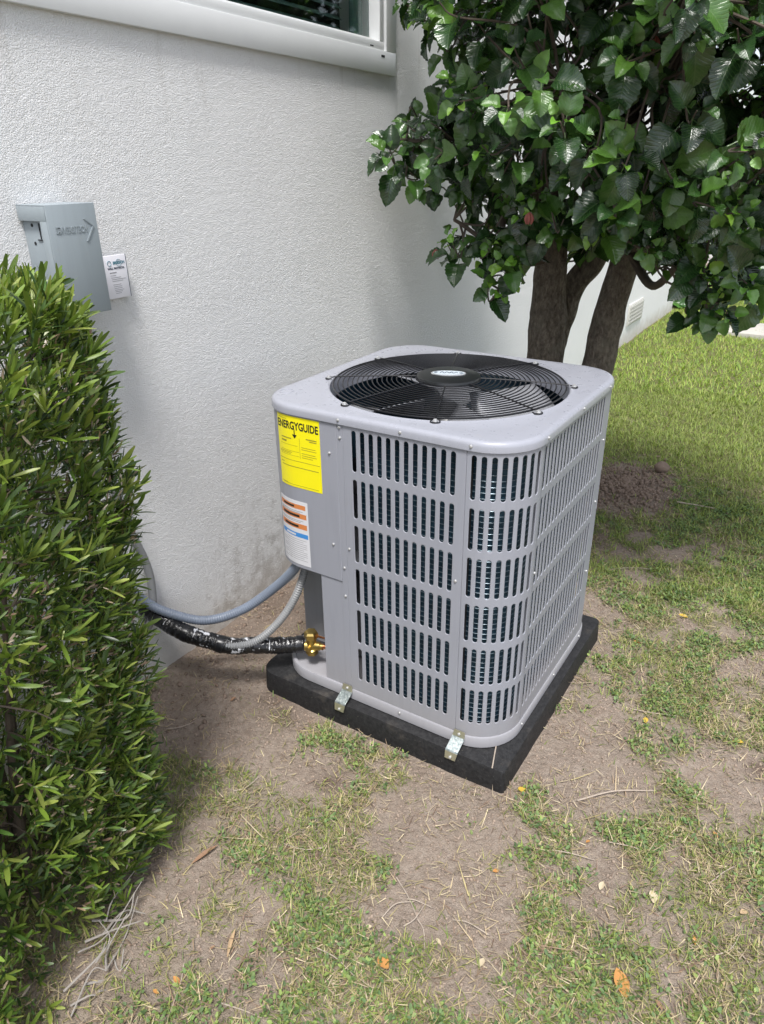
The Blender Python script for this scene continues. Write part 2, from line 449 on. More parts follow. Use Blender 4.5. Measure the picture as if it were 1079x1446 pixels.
def density(x, y):
    x = np.asarray(x, float); y = np.asarray(y, float)
    wx = x+(fbm(x, y, 6, 77, 3)-.5)*.14; wy = y+(fbm(x, y, 6, 87, 3)-.5)*.14
    d = .50 + (fbm(x, y, 4.5, 51, 2)-.5)*1.5 + (fbm(x, y, 17, 57, 3)-.5)*2.2
    for a, b, r in lushW: d = d + .55*np.exp(-(((wx-a)**2+(wy-b)**2)/r**2))
    lawn = np.clip((wy-1.0-.25*(wx-1.2))/1.0, 0, 1)
    d = d + lawn*1.0
    for a, b, r in bareW: d = d - .95*np.exp(-(((wx-a)**2+(wy-b)**2)/r**2))
    d = d - 1.7*np.exp(-((((wx-heap[0]+.03)/.24)**2+((wy-heap[1]+.06)/.34)**2)**1.5))
    dx = np.maximum(np.maximum(PADX0-x, x-PADX1), 0); dy = np.maximum(np.maximum(PADY0-y, y-PADY1), 0)
    dp = np.hypot(dx, dy)
    d = d - .5*np.clip(1-dp/.07, 0, 1)
    d = np.where((dx == 0) & (dy == 0), -1, d)
    d = np.where((x < .36) & (y > -.1) & (y < .9), d-.9, d)
    d = np.where(x < .01, -1, d)
    far = np.clip((y-3.2)/.8, 0, 1)
    d = d*(1-far)+far*np.where(x < .01, -1, 1.2)
    return np.clip(np.where(d > -.9, np.maximum(d, .045), 0), 0, 1)
xs = np.concatenate([[-60, -30, -12, -5, -2, -.8], np.arange(-.3, 2.7, .013), np.linspace(2.75, 6, 40), [8, 12, 20, 35, 60]])
ys = np.concatenate([[-60, -30, -12, -6, -3.5], np.linspace(-2.4, -1.35, 20), np.arange(-1.3, 2.7, .013), np.linspace(2.75, 9, 70), [12, 18, 30, 60, 90]])
GX, GY = np.meshgrid(xs, ys, indexing='ij'); GZ = hgt(GX, GY)
nx, ny = GX.shape
idx = np.arange(nx*ny).reshape(nx, ny)
GF = np.stack([idx[:-1, :-1], idx[1:, :-1], idx[1:, 1:], idx[:-1, 1:]], -1).reshape(-1, 4)
gme = scatter_mesh('ground', np.stack([GX, GY, GZ], -1).reshape(-1, 3), GF, None, np.eye(3)[None], np.zeros((1, 3)), np.ones((1, 3)))
dmp = gme.attributes.new('damp', 'FLOAT', 'POINT'); lw = gme.attributes.new('lawn', 'FLOAT', 'POINT')
fx, fy = GX.reshape(-1), GY.reshape(-1)
damp = .85*np.exp(-(np.hypot(fx-heap[0], fy-heap[1])/.27)**4)
for a, b, r, k in [(385, 985, .05, .8), (405, 1010, .07, .7), (470, 1105, .05, .7), (390, 850, .22, .6), (330, 890, .12, .5), (840, 760, .12, .5), (1070, 1085, .03, 1.)]:
    q = onz(a, b); damp = np.maximum(damp, k*np.exp(-((fx-q[0])**2+(fy-q[1])**2)/r**2))
damp = np.clip(damp*(.55+.9*fbm(fx, fy, 20, 5, 3)), 0, 1)
dmp.data.foreach_set('value', damp.astype(np.float32))
dens_g = density(fx, fy); lw.data.foreach_set('value', (np.clip(dens_g, 0, 1)*np.clip(.25+(fy-.6)*.5, .25, .9)).astype(np.float32))
ground = link('ground', gme, M['ground']); ground['kind'] = 'structure'

# ================================================================== HOUSE
house = thing('house', 'white stucco house wall with a white framed window and foundation vent', 'house', (0, 1, 0))
WY0, WY1, WZ0, WZ1 = -1.6, 1.305, 1.915, 2.85   # window opening
def wall_mesh():
    fy_ = np.arange(-.62, 1.96, .0046); fz_ = np.arange(-.04, 1.93, .0046)
    Y = np.unique(np.round(np.concatenate([[-5, -3, WY0], np.linspace(-1.5, -.65, 30), fy_, [WY1], np.linspace(2., 7.42, 60)]), 5))
    Z = np.unique(np.round(np.concatenate([[-.4, -.2], fz_, [WZ0], np.linspace(1.96, 3.1, 30), [WZ1]]), 5))
    YY, ZZ = np.meshgrid(Y, Z, indexing='ij')
    h = (fbm(YY, ZZ*1.25, 150., 301, 3)-.5)*.0015 + (fbm(YY, ZZ, 7., 333, 3)-.5)*.0012
    h = np.clip(h, -.0004, .006)
    edge = (np.abs(YY-WY0) < 1e-4) | (np.abs(YY-WY1) < 1e-4) | (np.abs(ZZ-WZ0) < 1e-4) | (np.abs(ZZ-WZ1) < 1e-4)
    h = np.where(edge, 0, h)
    V = np.stack([h, YY, ZZ], -1).reshape(-1, 3); ny_, nz_ = YY.shape
    id_ = np.arange(ny_*nz_).reshape(ny_, nz_)
    F = np.stack([id_[:-1, :-1], id_[1:, :-1], id_[1:, 1:], id_[:-1, 1:]], -1)
    yc = .5*(Y[:-1]+Y[1:])[:, None]; zc = .5*(Z[:-1]+Z[1:])[None]
    hole = (yc > WY0) & (yc < WY1) & (zc > WZ0) & (zc < WZ1)
    F = F[~hole]
    me = scatter_mesh('wall', V, F, None, np.eye(3)[None], np.zeros((1, 3)), np.ones((1, 3)))
    link('wall', me, M['stucco'], house)
    bm = bmesh.new(); cache = {}
    Yc = [-5, WY0, WY1, 7.42]; Zc = [-.4, WZ0, WZ1, 3.1]
    def v(x, y, z):
        k = (x, y, z)
        if k not in cache: cache[k] = bm.verts.new(k)
        return cache[k]
    for i in range(3):
        for j in range(3):
            if i == 1 and j == 1: continue
            bm.faces.new([v(-.2, Yc[i], Zc[j]), v(-.2, Yc[i+1], Zc[j]), v(-.2, Yc[i+1], Zc[j+1]), v(-.2, Yc[i], Zc[j+1])])
    def strip(p, q): bm.faces.new([v(0, *p), v(0, *q), v(-.2, *q), v(-.2, *p)])
    for i in range(3):
        strip((Yc[i], Zc[0]), (Yc[i+1], Zc[0])); strip((Yc[i], Zc[3]), (Yc[i+1], Zc[3]))
        strip((Yc[0], Zc[i]), (Yc[0], Zc[i+1])); strip((Yc[3], Zc[i]), (Yc[3], Zc[i+1]))
    strip((Yc[1], Zc[1]), (Yc[2], Zc[1])); strip((Yc[1], Zc[2]), (Yc[2], Zc[2])); strip((Yc[1], Zc[1]), (Yc[1], Zc[2])); strip((Yc[2], Zc[1]), (Yc[2], Zc[2]))
    from_bm('wall_core', bm, M['stucco'], house)
wall_mesh()
win = bpy.data.objects.new('window', None); C.objects.link(win); win.parent = house; win.location = (0, -1, 0)
win.matrix_basis = Matrix.Translation((0, -1, 0)) @ Matrix.Translation((0, 1.366, 1.847)) @ Matrix.Rotation(-.0145, 4, 'X') @ Matrix.Translation((0, -1.366, -1.847))
def wchild(o): o.parent = win; o.location = (0, 0, 0); return o
# casing boards with mitred look
def casing(name, a, b, bev=.0018): return wchild(box(name, a, b, M['white_vinyl'], None, bev))
casing('casing', (-.03, WY0-.06, 1.847), (.0155, 1.366, 1.922))
casing('casing', (-.03, 1.298, 1.9225), (.0150, 1.366, WZ1+.06))
casing('casing', (-.03, WY0-.06, 1.9225), (.0150, WY0, WZ1+.06))
casing('sash_frame', (-.075, WY0+.004, 1.9228), (.006, 1.2975, 1.952), .003)
casing('sash_frame', (-.075, 1.268, 1.9525), (.005, 1.2975, WZ1), .003)
casing('track', (-.075, WY0+.004, 1.9525), (-.02, 1.2675, 1.962), .002)
wchild(box('weep_slot', (.0150, 1.262, 1.9005), (.0164, 1.285, 1.908), M['gap']))
wchild(box('weep_slot', (.0060, 1.20, 1.930), (.0068, 1.222, 1.934), M['gap']))
pane = wchild(box('pane', (-.046, WY0+.004, 1.9625), (-.042, 1.2675, WZ1), M['glass']))
wchild(box('sash_stile', (-.072, 1.175, 1.9625), (-.050, 1.235, WZ1), M['sash_green'], None, .003))
for k in range(26):
    z = 1.985+k*.034
    bm = bmesh.new(); bm_box(bm, (-.012, WY0+.02, -.0012), (.012, 1.165, .0012))
    bmesh.ops.transform(bm, matrix=Matrix.Translation((-.105, 0, z)) @ Matrix.Rotation(R(38), 4, 'Y'), verts=bm.verts)
    wchild(from_bm('slat', bm, M['blind']))
# dark room behind
bm = bmesh.new(); bm_box(bm, (-1.6, WY0-.05, 1.6), (-.135, WY1+.05, 3.0)); 
bmesh.ops.delete(bm, geom=[f for f in bm.faces if f.calc_center_median().x > -.14], context='FACES')
wchild(from_bm('room_lining', bm, M['dark_room']))
# foundation vent
vent = box('vent', (.0, 5.46, .165), (.012, 5.96, .36), M['vent'], house, .003)
for i in range(9):
    o = box('grille_bar', (.0122, 5.475+i*.056, .178), (.018, 5.500+i*.056, .348), M['vent'], None); o.parent = vent
for i in range(5):
    o = box('grille_bar', (.0185, 5.47, .19+i*.034), (.021, 5.95, .200+i*.034), M['vent'], None); o.parent = vent

# ================================================================== DISCONNECT BOX + CARD
bx = thing('disconnect_box', 'grey metal electrical disconnect box with embossed lettering on the white wall', 'electrical box', (0, -.25, 1.22))
BY0, BY1, BZ0, BZ1 = -.318, -.188, 1.218, 1.47
box('box_body', (0, BY0+.006, BZ0+.006), (.085, BY1-.006, BZ1-.012), M['box_grey'], bx, .002)
bm = bmesh.new()
prof = [(.006, BZ1), (.106, BZ1-.002), (.110, BZ1-.006), (.110, BZ0)]
bm_box(bm, (.1065, BY0-.004, BZ0), (.110, BY1, BZ1), .0015)
bm_box(bm, (.003, BY0-.004, BZ1-.003), (.1062, BY1, BZ1), .0008)
bm_box(bm, (.003, BY0-.0045, BZ1-.035), (.1060, BY0-.0015, BZ1-.0032), .0004)
bm_box(bm, (.082, BY0-.0045, BZ0), (.1060, BY0-.0015, BZ1-.0352), .0004)
from_bm('cover', bm, M['box_grey'], bx, 35)
for z in (1.425, 1.385):
    multi('rivet', [lathe_vf([(.004, 0), (.004, .0012), (.0015, .002)], (.035, BY0+.0062, z), (0, -1, 0), 10)], M['gap'], bx)
bm = bmesh.new(); bm_box(bm, (.062, BY0+.0035, 1.395), (.064, BY0+.0055, 1.43)); bm_box(bm, (.050, BY0+.0035, 1.392), (.066, BY0+.0055, 1.3945))
from_bm('latch', bm, M['gap'], bx)
V, F = text_mesh('DIVERSITECH', .0148, .0009, .0003)
w = V[:, 0].max()-V[:, 0].min()
V2 = np.stack([np.full(len(V), .1102)+V[:, 2], -.259+V[:, 0]*(.078/w), 1.413+V[:, 1]*1.35], -1)
mesh_obj('lettering', V2, F, M['box_grey'], bx)
V, F = text_mesh('D', .020, .0009, .0004)
mesh_obj('lettering', np.stack([.1102+V[:, 2], -.2985+V[:, 0], 1.414+V[:, 1]], -1), F, M['box_grey'], bx)
bm = bmesh.new()
for pts in ([(-.226, 1.436), (-.203, 1.419), (-.199, 1.419), (-.220, 1.437)], [(-.203, 1.419), (-.199, 1.4185), (-.2215, 1.386), (-.2260, 1.386)]):
    vs = [bm.verts.new((.1102, y, z)) for y, z in pts]; f = bm.faces.new(vs)
    r = bmesh.ops.extrude_face_region(bm, geom=[f]); bmesh.ops.translate(bm, vec=(.0016, 0, 0), verts=[v for v in r['geom'] if isinstance(v, bmesh.types.BMVert)])
from_bm('arrow_emblem', bm, M['box_grey'], bx)

card = thing('notice_card', 'small white printed notice card on the wall beside the grey disconnect box', 'card', (.01, -.1, 1.22))
box('card_sheet', (.0185, -.155, 1.226), (.0215, -.049, 1.336), M['card'], card, .0015)
CXF = .0218
def card_text(txt, size, y, z, mat, align='LEFT', bold=0.):
    V, F = text_mesh(txt, size, .0002, bold, align)
    mesh_obj('lettering', np.stack([CXF+V[:, 2], y+V[:, 0], z+V[:, 1]], -1), F, mat, card)
card_text('BRIESCH', .0100, -.0925, 1.316, M['ink_teal'], 'LEFT', .0004)
card_text('WALL PROTECTA', .0068, -.112, 1.3025, M['ink'], 'LEFT', .0003)
ring = [(CXF+.0002, -.1045+.006*math.cos(a), 1.316+.006*math.sin(a)) for a in np.linspace(0, 2*math.pi, 20)]
tube('emblem_ring', ring, .0007, M['ink_teal'], card, 5)
ring = [(CXF+.0002, -.074+.009*math.cos(a), 1.316+.0085*math.sin(a)) for a in np.linspace(0, 2*math.pi, 24)]
tube('emblem_ring', ring, .0004, M['ink_teal'], card, 5)
bm = bmesh.new()
for k, (z, w) in enumerate([(1.291, .022), (1.2845, .018), (1.279, .032), (1.2745, .046), (1.270, .036), (1.261, .026), (1.256, .027), (1.2515, .026), (1.247, .03), (1.243, .024), (1.2385, .018)]):
    y = -.107+.001*k
    bm_box(bm, (CXF, y, z), (CXF+.0002, y+w, z+(.0026 if k == 0 else .0012)))
from_bm('print_lines', bm, M['grey_ink'], card)
box('card_edge', (.0216, -.0495, 1.226), (.0224, -.0482, 1.336), M['ink'], card)
for q_ in ((-.14, 1.24), (-.14, 1.32), (-.06, 1.24), (-.06, 1.32)): box('adhesive_pad', (-.002, q_[0]-.006, q_[1]-.006), (.0186, q_[0]+.006, q_[1]+.006), M['ink'], card)

# ================================================================== PAD
def rrect(x0, x1, y0, y1, rads, n=8):
    """ccw rounded rect, rads for (x0y0,x1y0,x1y1,x0y1)"""
    out = []
    for (cx, cy, r, a0) in ((x0+rads[0], y0+rads[0], rads[0], math.pi), (x1-rads[1], y0+rads[1], rads[1], 1.5*math.pi),
                            (x1-rads[2], y1-rads[2], rads[2], 0), (x0+rads[3], y1-rads[3], rads[3], .5*math.pi)):
        for k in range(n+1):
            a = a0+.5*math.pi*k/n; out.append((cx+r*math.cos(a), cy+r*math.sin(a)))
    return np.array(out)
def loft(loops, cap_bottom=True, cap_top=True):
    V = []; F = []; n = len(loops[0])
    for L in loops: V += [tuple(p) for p in L]
    for i in range(len(loops)-1):
        for k in range(n):
            a = i*n+k; b = i*n+(k+1) % n; F.append((a, b, b+n, a+n))
    if cap_bottom: F.append(tuple(range(n))[::-1])
    if cap_top: F.append(tuple((len(loops)-1)*n+k for k in range(n)))
    return V, F
def pad_loop(off, z):
    L = rrect(PADX0+off, PADX1-off, PADY0+off, PADY1-off, (.055, .012, .02, .05))
    return np.column_stack([L, np.full(len(L), z)])
V, F = loft([pad_loop(-.003, -.05), pad_loop(0, .02), pad_loop(.002, PADT-.004), pad_loop(.0035, PADT-.001), pad_loop(.007, PADT)])
pad = mesh_obj('equipment_pad', V, F, M['pad'], None, 30)
tag(pad, 'black plastic equipment pad on the soil under the grey air conditioner', 'pad')

# ================================================================== AIR CONDITIONER
ac = thing('air_conditioner', 'grey outdoor air conditioner unit with louvred sides, top fan grille and yellow label', 'air conditioner', (.776, .395, PADT))
LA = SS-2*SR; CA = math.pi*SR/2; PER = 4*(LA+CA)
def outl(s, off=0.):
    """s=0 at the left end of the flat front; runs ccw seen from above"""
    s = (s+CA) % PER - CA
    cx = [SX0+SR, SX1-SR, SX1-SR, SX0+SR]; cy = [SR, SR, SY1-SR, SY1-SR]
    k = int((s+CA)//(LA+CA)); t = (s+CA) - k*(LA+CA)
    r = SR-off
    if t < CA:
        a = math.pi*(1+.5*k) + t/SR
        return np.array([cx[k]+r*math.cos(a), cy[k]+r*math.sin(a)])
    t -= CA; a = math.pi*(1.5+.5*k)
    d = np.array([-math.sin(a), math.cos(a)]); n = np.array([math.cos(a), math.sin(a)])
    return np.array([cx[k], cy[k]]) + n*r + d*t
ZB, ZT, ZTOP = .1183, .9535, .9785
def loop_out(off, z, ns=160):
    return np.array([[*outl(s, off), z] for s in SSAMP])
SSAMP = []
for k in range(4):
    b = k*(LA+CA)-CA
    SSAMP += [b+CA*i/12 for i in range(12)] + [b+CA+LA*i/16 for i in range(16)]
# base pan
V, F = loft([loop_out(.004, PADT+.001), loop_out(.001, PADT+.004), loop_out(.0, PADT+.036), loop_out(.003, PADT+.040), loop_out(.012, PADT+.040), loop_out(.016, PADT+.028)], True, True)
mesh_obj('base_pan', V, F, M['unit'], ac, 40)
# cap
POFF = .004
ctr = np.array([SX0+SS/2, SS/2])
def circ(r, z):
    out = []
    for s in SSAMP:
        d = outl(s)-ctr; a = math.atan2(d[1], d[0]); out.append((ctr[0]+r*math.cos(a), ctr[1]+r*math.sin(a), z))
    return np.array(out)
RO = .337
mid = .5*loop_out(.012, ZTOP) + .5*circ(RO+.012, ZTOP)
V, F = loft([loop_out(.0035, ZT+.001), loop_out(-.0005, ZT), loop_out(0, ZTOP-.012), loop_out(.0025, ZTOP-.0045), loop_out(.008, ZTOP-.0008), loop_out(.016, ZTOP),
             mid, circ(RO+.012, ZTOP), circ(RO+.005, ZTOP+.0022), circ(RO+.001, ZTOP-.0005), circ(RO, ZTOP-.006), circ(RO, ZTOP-.055)], False, False)
cap = mesh_obj('cap', V, F, M['cap'], ac, 42)
e = onz(405, 552, ZTOP)
tube('stamped_ring', [(e[0]+.019*math.cos(a), e[1]+.019*math.sin(a), ZTOP+.0003) for a in np.linspace(0, 2*math.pi, 28)], .0014, M['cap'], ac, 6)
# coil & guard
CS = np.linspace(.19, 2.50, 120); V = []; F = []
for i_, s_ in enumerate(CS): p = outl(s_, .040); V += [(*p, .112), (*p, .945)]
for i_ in range(len(CS)-1): F.append((i_*2, i_*2+2, i_*2+3, i_*2+1))
mesh_obj('coil', V, F, M['coil'], ac, 40)
parts = []
for k in range(52):
    z = .14+k*.0155
    pts = [[*outl(s, .0365), z] for s in SSAMP if s > .18 and s < 2.55]
    parts.append(tube_vf(pts, .00085, 4))
multi('coil_tube_rows', parts, M['coil_wire'], ac)
# louvre panels
PW, SW, SH, NR = .0256, .0065, .056, 6
RP = .134
def panel_vf(sa, sb, za, zb, cols, off=POFF, ends=True):
    bm = bmesh.new(); cache = {}
    def vt(s, z, d):
        k = (round(s, 5), round(z, 5), round(d, 5))
        if k not in cache: p = outl(s, off+d); cache[k] = bm.verts.new((p[0], p[1], z))
        return cache[k]
    def quad(*vs):
        vs = [vt(*q) for q in vs]
        if len(set(vs)) == 4:
            try: bm.faces.new(vs)
            except ValueError: pass
    def fsplit(a, b, extra=()):
        n = max(1, int(math.ceil((b-a)/.02))); return sorted(set([round(a+(b-a)*i/n, 6) for i in range(n+1)]+[round(x, 6) for x in extra]))
    if not cols:
        S = fsplit(sa, sb)
        for i in range(len(S)-1): quad((S[i], za, 0), (S[i+1], za, 0), (S[i+1], zb, 0), (S[i], zb, 0))
        zl, zh = za, zb
    else:
        H = RP; zc0 = .942-SH
        rows = [zc0-k*RP for k in range(NR)]
        c0, c1 = cols[0]-PW/2, cols[-1]+PW/2
        zh = rows[0]+H/2; zl = rows[-1]-H/2
        for c in cols:
            for zc in rows:
                Ls = []
                for (w, d) in ((SW+.0014, 0.), (SW, .0009), (SW, .0022)):
                    loop = []
                    for half in (0, 1):
                        for k in range(7):
                            a = math.pi*k/6+math.pi*half
                            cz = (SH-SW)*(1 if half == 0 else -1)
                            loop.append((c+w*math.cos(a), zc+cz+w*math.sin(a), d))
                    Ls.append(loop)
                hw = PW/2; t = SH-SW
                bnd = [(hw, t), (hw, H/2), (hw/2, H/2), (0, H/2), (-hw/2, H/2), (-hw, H/2), (-hw, t),
                       (-hw, -t), (-hw, -H/2), (-hw/2, -H/2), (0, -H/2), (hw/2, -H/2), (hw, -H/2), (hw, -t)]
                Ls.insert(0, [(c+a, zc+b, 0) for a, b in bnd])
                for q in range(3):
                    A, B = Ls[q], Ls[q+1]
                    for k in range(14): quad(A[k], A[(k+1) % 14], B[(k+1) % 14], B[k])
        sbn = sorted({round(c+x*PW/2, 6) for c in cols for x in (-1, -.5, 0, .5, 1)})
        zbn = [zl]+[z for zc in rows[::-1] for z in (zc-(SH-SW), zc+(SH-SW), zc+H/2)]
        SA = [x for x in fsplit(sa, c0)]; SB = [x for x in fsplit(c1, sb)]
        allS = [s for s in SA if s < c0-1e-4]+sbn+[s for s in SB if s > c1+1e-4]
        for i in range(len(allS)-1):
            for (u, v) in ((za, zl), (zh, zb)):
                if v-u > 1e-4: quad((allS[i], u, 0), (allS[i+1], u, 0), (allS[i+1], v, 0), (allS[i], v, 0))
        for arr in (SA, SB):
            for i in range(len(arr)-1):
                for j in range(len(zbn)-1):
                    quad((arr[i], zbn[j], 0), (arr[i+1], zbn[j], 0), (arr[i+1], zbn[j+1], 0), (arr[i], zbn[j+1], 0))
    # folded edges
    S = fsplit(sa, sb)
    be = [e for e in bm.edges if e.is_boundary]
    bmesh.ops.remove_doubles(bm, verts=bm.verts, dist=1e-5)
    be = [e for e in bm.edges if e.is_boundary and all(abs(v.co.z-za) < 1e-4 or abs(v.co.z-zb) < 1e-4 for v in e.verts)]
    for sx, side in ((sa, -1), (sb, 1)):
        for (z0, z1) in ((za, zb),):
            pa = outl(sx, off); pb = outl(sx+side*.0012, off+.0012); pc = outl(sx+side*.0012, off+.014)
            vs = [bm.verts.new((*p, z)) for p in (pa, pb, pc) for z in (z0, z1)]
            bm.faces.new((vs[0], vs[2], vs[3], vs[1])); bm.faces.new((vs[2], vs[4], vs[5], vs[3]))
    return bm
PZA, PZB = PADT+.0405, ZT+.003
A0 = .1655
cA = [.1975+i*.0256 for i in range(12)]
cN = [.5325+i*.0252 for i in range(8)]
c2 = [.7475+i*.0256 for i in range(19)]
def corner_cols(base): return [base+i*.0256 for i in range(8)]
panels = [('front_louvre_panel', A0, .5120, cA), ('corner_louvre_panel', .5150, .7330, cN), ('side_louvre_panel', .7355, 1.2520, c2)]
b3 = LA*2+CA
panels += [('corner_louvre_panel', 1.2545, 1.2545+.225, [1.2545+.0225+i*.0256 for i in range(8)]),
           ('rear_louvre_panel', 1.4820, 1.4820+.517, [1.4820+.028+i*.0256 for i in range(19)]),
           ('corner_louvre_panel', 2.0015, 2.0015+.225, [2.0015+.0225+i*.0256 for i in range(8)])]
for nm, sa, sb, cols in panels:
    o = from_bm(nm, panel_vf(sa, sb, PZA, PZB, cols), M['unit'], ac, 32)
def plain(nm, sa, sb, za, zb, off=POFF, mat='unit', lip=True):
    bm = panel_vf(sa, sb, za, zb, None, off)
    if lip:
        n = max(2, int((sb-sa)/.02))
        for i in range(n):
            p = [outl(sa+(sb-sa)*(i+k)/n, off+q) for k in (0, 1) for q in (0, .012)]
            bm.faces.new([bm.verts.new((*p[0], za)), bm.verts.new((*p[1], za)), bm.verts.new((*p[3], za)), bm.verts.new((*p[2], za))])
        bmesh.ops.remove_doubles(bm, verts=bm.verts, dist=1e-5)
    return from_bm(nm, bm, M[mat], ac, 32)
ZS = .4865
plain('service_panel', -.34, .1435, ZS, PZB)
plain('corner_post', .1455, .1630, PZA, PZB, POFF+.001)
plain('valve_plate', .0690, .1435, PZA, ZS-.0025, POFF+.003)
plain('wall_side_panel', 2.2290, PER-.345, PZA, PZB)
plain('seam_strip', .158, .170, PZA, PZB-.002, POFF+.016, 'gap', False)
plain('seam_strip', .5105, .5170, PZA, PZB-.002, POFF+.016, 'gap', False)
# inner compartment behind the valve
bm = bmesh.new()
bm_box(bm, (.395, .150, PZA), (.70, .154, ZS+.2))
bm_box(bm, (.5860, .0085, PZA), (.5885, .1498, ZS))
bm_box(bm, (SX0+.005, SR+.10, PZA), (SX0+.008, SR+.30, ZS+.2))
from_bm('inner_partition', bm, M['inner_steel'], ac)
box('terminal_floor', (.475, .02, ZS+.012), (.66, .149, ZS+.015), M['inner_steel'], ac)
# screws
def screw_mesh():
    V, F = lathe_vf([(.0062, 0), (.0062, .0012), (.0044, .0014), (.0044, .0042), (.003, .005)], (0, 0, 0), (0, 0, 1), 10)
    me = bpy.data.meshes.new('screw'); me.from_pydata([tuple(v) for v in V], [], F); me.materials.append(M['screw'])
    me.polygons.foreach_set('use_smooth', [True]*len(me.polygons)); me.set_sharp_from_angle(angle=R(40)); return me
SCREW = screw_mesh()
def screw_at(p, n, parent, sc=1.):
    o = bpy.data.objects.new('screw', SCREW); C.objects.link(o); o.parent = parent
    q = Vector(n).to_track_quat('Z', 'Y')
    base = Vector(p) - (parent.location if parent.type == 'EMPTY' and parent.parent is None else Vector((0, 0, 0)))
    o.matrix_basis = Matrix.LocRotScale(base, q, (sc, sc, sc)); return o
def screw_s(s, z, off=POFF, sc=.72):
    p = outl(s, off); q = outl(s, off-.01); n = q-p
    screw_at((p[0], p[1], z), (n[0], n[1], 0), ac, sc)
for s, z, off in [(.154, .916, .005), (.120, .868, .004), (.154, .944, .005), (.120, .598, .004), (.1735, .598, .004), (.154, .532, .005), (.154, .440, .005),
                  (.497, .598, .004), (.7415, .598, .004), (1.2455, .598, .004), (1.2455, .80, .004), (1.2455, .35, .004)]: screw_s(s, z, off)
for s in (.154, .337, .525, .742, 1.0, 1.235): screw_s(s, .965, .0)
for s in (.335, .742, 1.0, 1.24): screw_s(s, .100, .0005)
# hold-down brackets
def bracket(xc):
    prof = [(-.0015, .128), (-.0015, .104), (-.0075, .0975), (-.034, .0795), (-.0368, .0755), (-.0372, .048)]
    V = []; F = []; hw = .0185; t = .0018
    for i, (y, z) in enumerate(prof):
        sh = .010*(1-(z-.048)/.08)*-1
        w = hw*(.86 if i in (0, len(prof)-1) else 1)
        for dx, dt in ((-w, 0), (w, 0), (w, t), (-w, t)):
            V.append((xc+dx+sh, y-dt, z+dt*.6))
    for i in range(len(prof)-1):
        for k in range(4):
            a = i*4+k; b = i*4+(k+1) % 4; F.append((a, b, b+4, a+4))
    F.append((3, 2, 1, 0)); n = (len(prof)-1)*4; F.append((n, n+1, n+2, n+3))
    b = mesh_obj('hold_down_bracket', V, F, M['galv'], ac, 20)
    b.data.materials.append(M['zinc_yellow'])
    for p in b.data.polygons:
        if p.center.z > .106 or p.center.z < .072: p.material_index = 1
    for y, z in ((-.0035, .1165), (-.0395, .058)):
        sh = .010*(1-(z-.048)/.08)*-1
        screw_at((xc+sh, y, z), (0, -1, .1), b, .75)
bracket(.669); bracket(1.046)
# fan grille
fg = bpy.data.objects.new('fan_grille', None); C.objects.link(fg); fg.parent = ac; fg.location = -ac.location
GZ0 = ZTOP+.004
def gdome(r): return GZ0 + .012*(1-(r/RO)**2)
def ring_pts(r, z, n=72): return [(ctr[0]+r*math.cos(a), ctr[1]+r*math.sin(a), z) for a in np.linspace(0, 2*math.pi, n, endpoint=False)]
def torus_vf(r, z, w, n=72, m=6):
    V = []; F = []
    for i in range(n):
        a = 2*math.pi*i/n
        for k in range(m):
            b = 2*math.pi*k/m; rr = r+w*math.cos(b); V.append((ctr[0]+rr*math.cos(a), ctr[1]+rr*math.sin(a), z+w*math.sin(b)))
    for i in range(n):
        for k in range(m):
            F.append((i*m+k, i*m+(k+1) % m, ((i+1) % n)*m+(k+1) % m, ((i+1) % n)*m+k))
    return V, F
NRING = 18
for k in range(NRING):
    r = .092+(RO-.008-.092)*k/(NRING-1)
    V, F = torus_vf(r, gdome(r), .0018 if k < NRING-1 else .0026)
    mesh_obj('ring_wire', V, F, M['black_wire'], fg, 60)
PH = -1.1811; RC = .3403
for k in range(8):
    a = PH+k*math.pi/4; u = np.array([math.cos(a), math.sin(a)])
    pts = [(*(ctr+u*r), gdome(r)+.003) for r in np.linspace(.06, RC-.004, 10)]
    tube('radial_wire', pts, .0019, M['black_wire'], fg, 6)
    # clip
    p = ctr+u*(RC+.003); t = np.array([-u[1], u[0]])
    lp = [(*(p-t*.010-u*.004), ZTOP+.003), (*(p-t*.011+u*.010), ZTOP+.002), (*(p+u*.016), ZTOP+.002), (*(p+t*.011+u*.010), ZTOP+.002), (*(p+t*.010-u*.004), ZTOP+.003)]
    tube('clip', catmull(lp, 4), .0018, M['black_wire'], fg, 6)
    screw_at((*(p+u*.007), ZTOP+.0035), (0, 0, 1), fg, 1.15)
# hub cap and emblem
V, F = lathe_vf([(.090, 0), (.092, .004), (.090, .010), (.083, .013), (.040, .0145), (.0, .015)][:5], (*ctr, GZ0+.010), (0, 0, 1), 48)
mesh_obj('hub_cap', V, F, M['hub'], fg, 40)
ea = math.atan2(-.18, 1.) + .34
eu = np.array([_rt[0], _rt[1]]); eu /= np.linalg.norm(eu); ca_, sa_ = math.cos(-.12), math.sin(-.12)
eu = np.array([ca_*eu[0]-sa_*eu[1], sa_*eu[0]+ca_*eu[1]]); ev = np.array([-eu[1], eu[0]])
def oval(a, b, z, n=40, c=(0, 0)): return np.array([(*(ctr+eu*(c[0]+a*math.cos(t))+ev*(c[1]+b*math.sin(t))), z) for t in np.linspace(0, 2*math.pi, n, endpoint=False)])
EZ = GZ0+.0246
V, F = loft([oval(.050, .026, EZ-.001), oval(.050, .026, EZ+.0012), oval(.0485, .0245, EZ+.002)])
emb = mesh_obj('emblem', V, F, M['silver'], fg, 30)
V, F = loft([oval(.0455, .0215, EZ+.0018), oval(.0455, .0215, EZ+.0023)]); mesh_obj('emblem_field', V, F, simple('emblem_field', (.55, .62, .68), .35, .2), fg)
parts = []
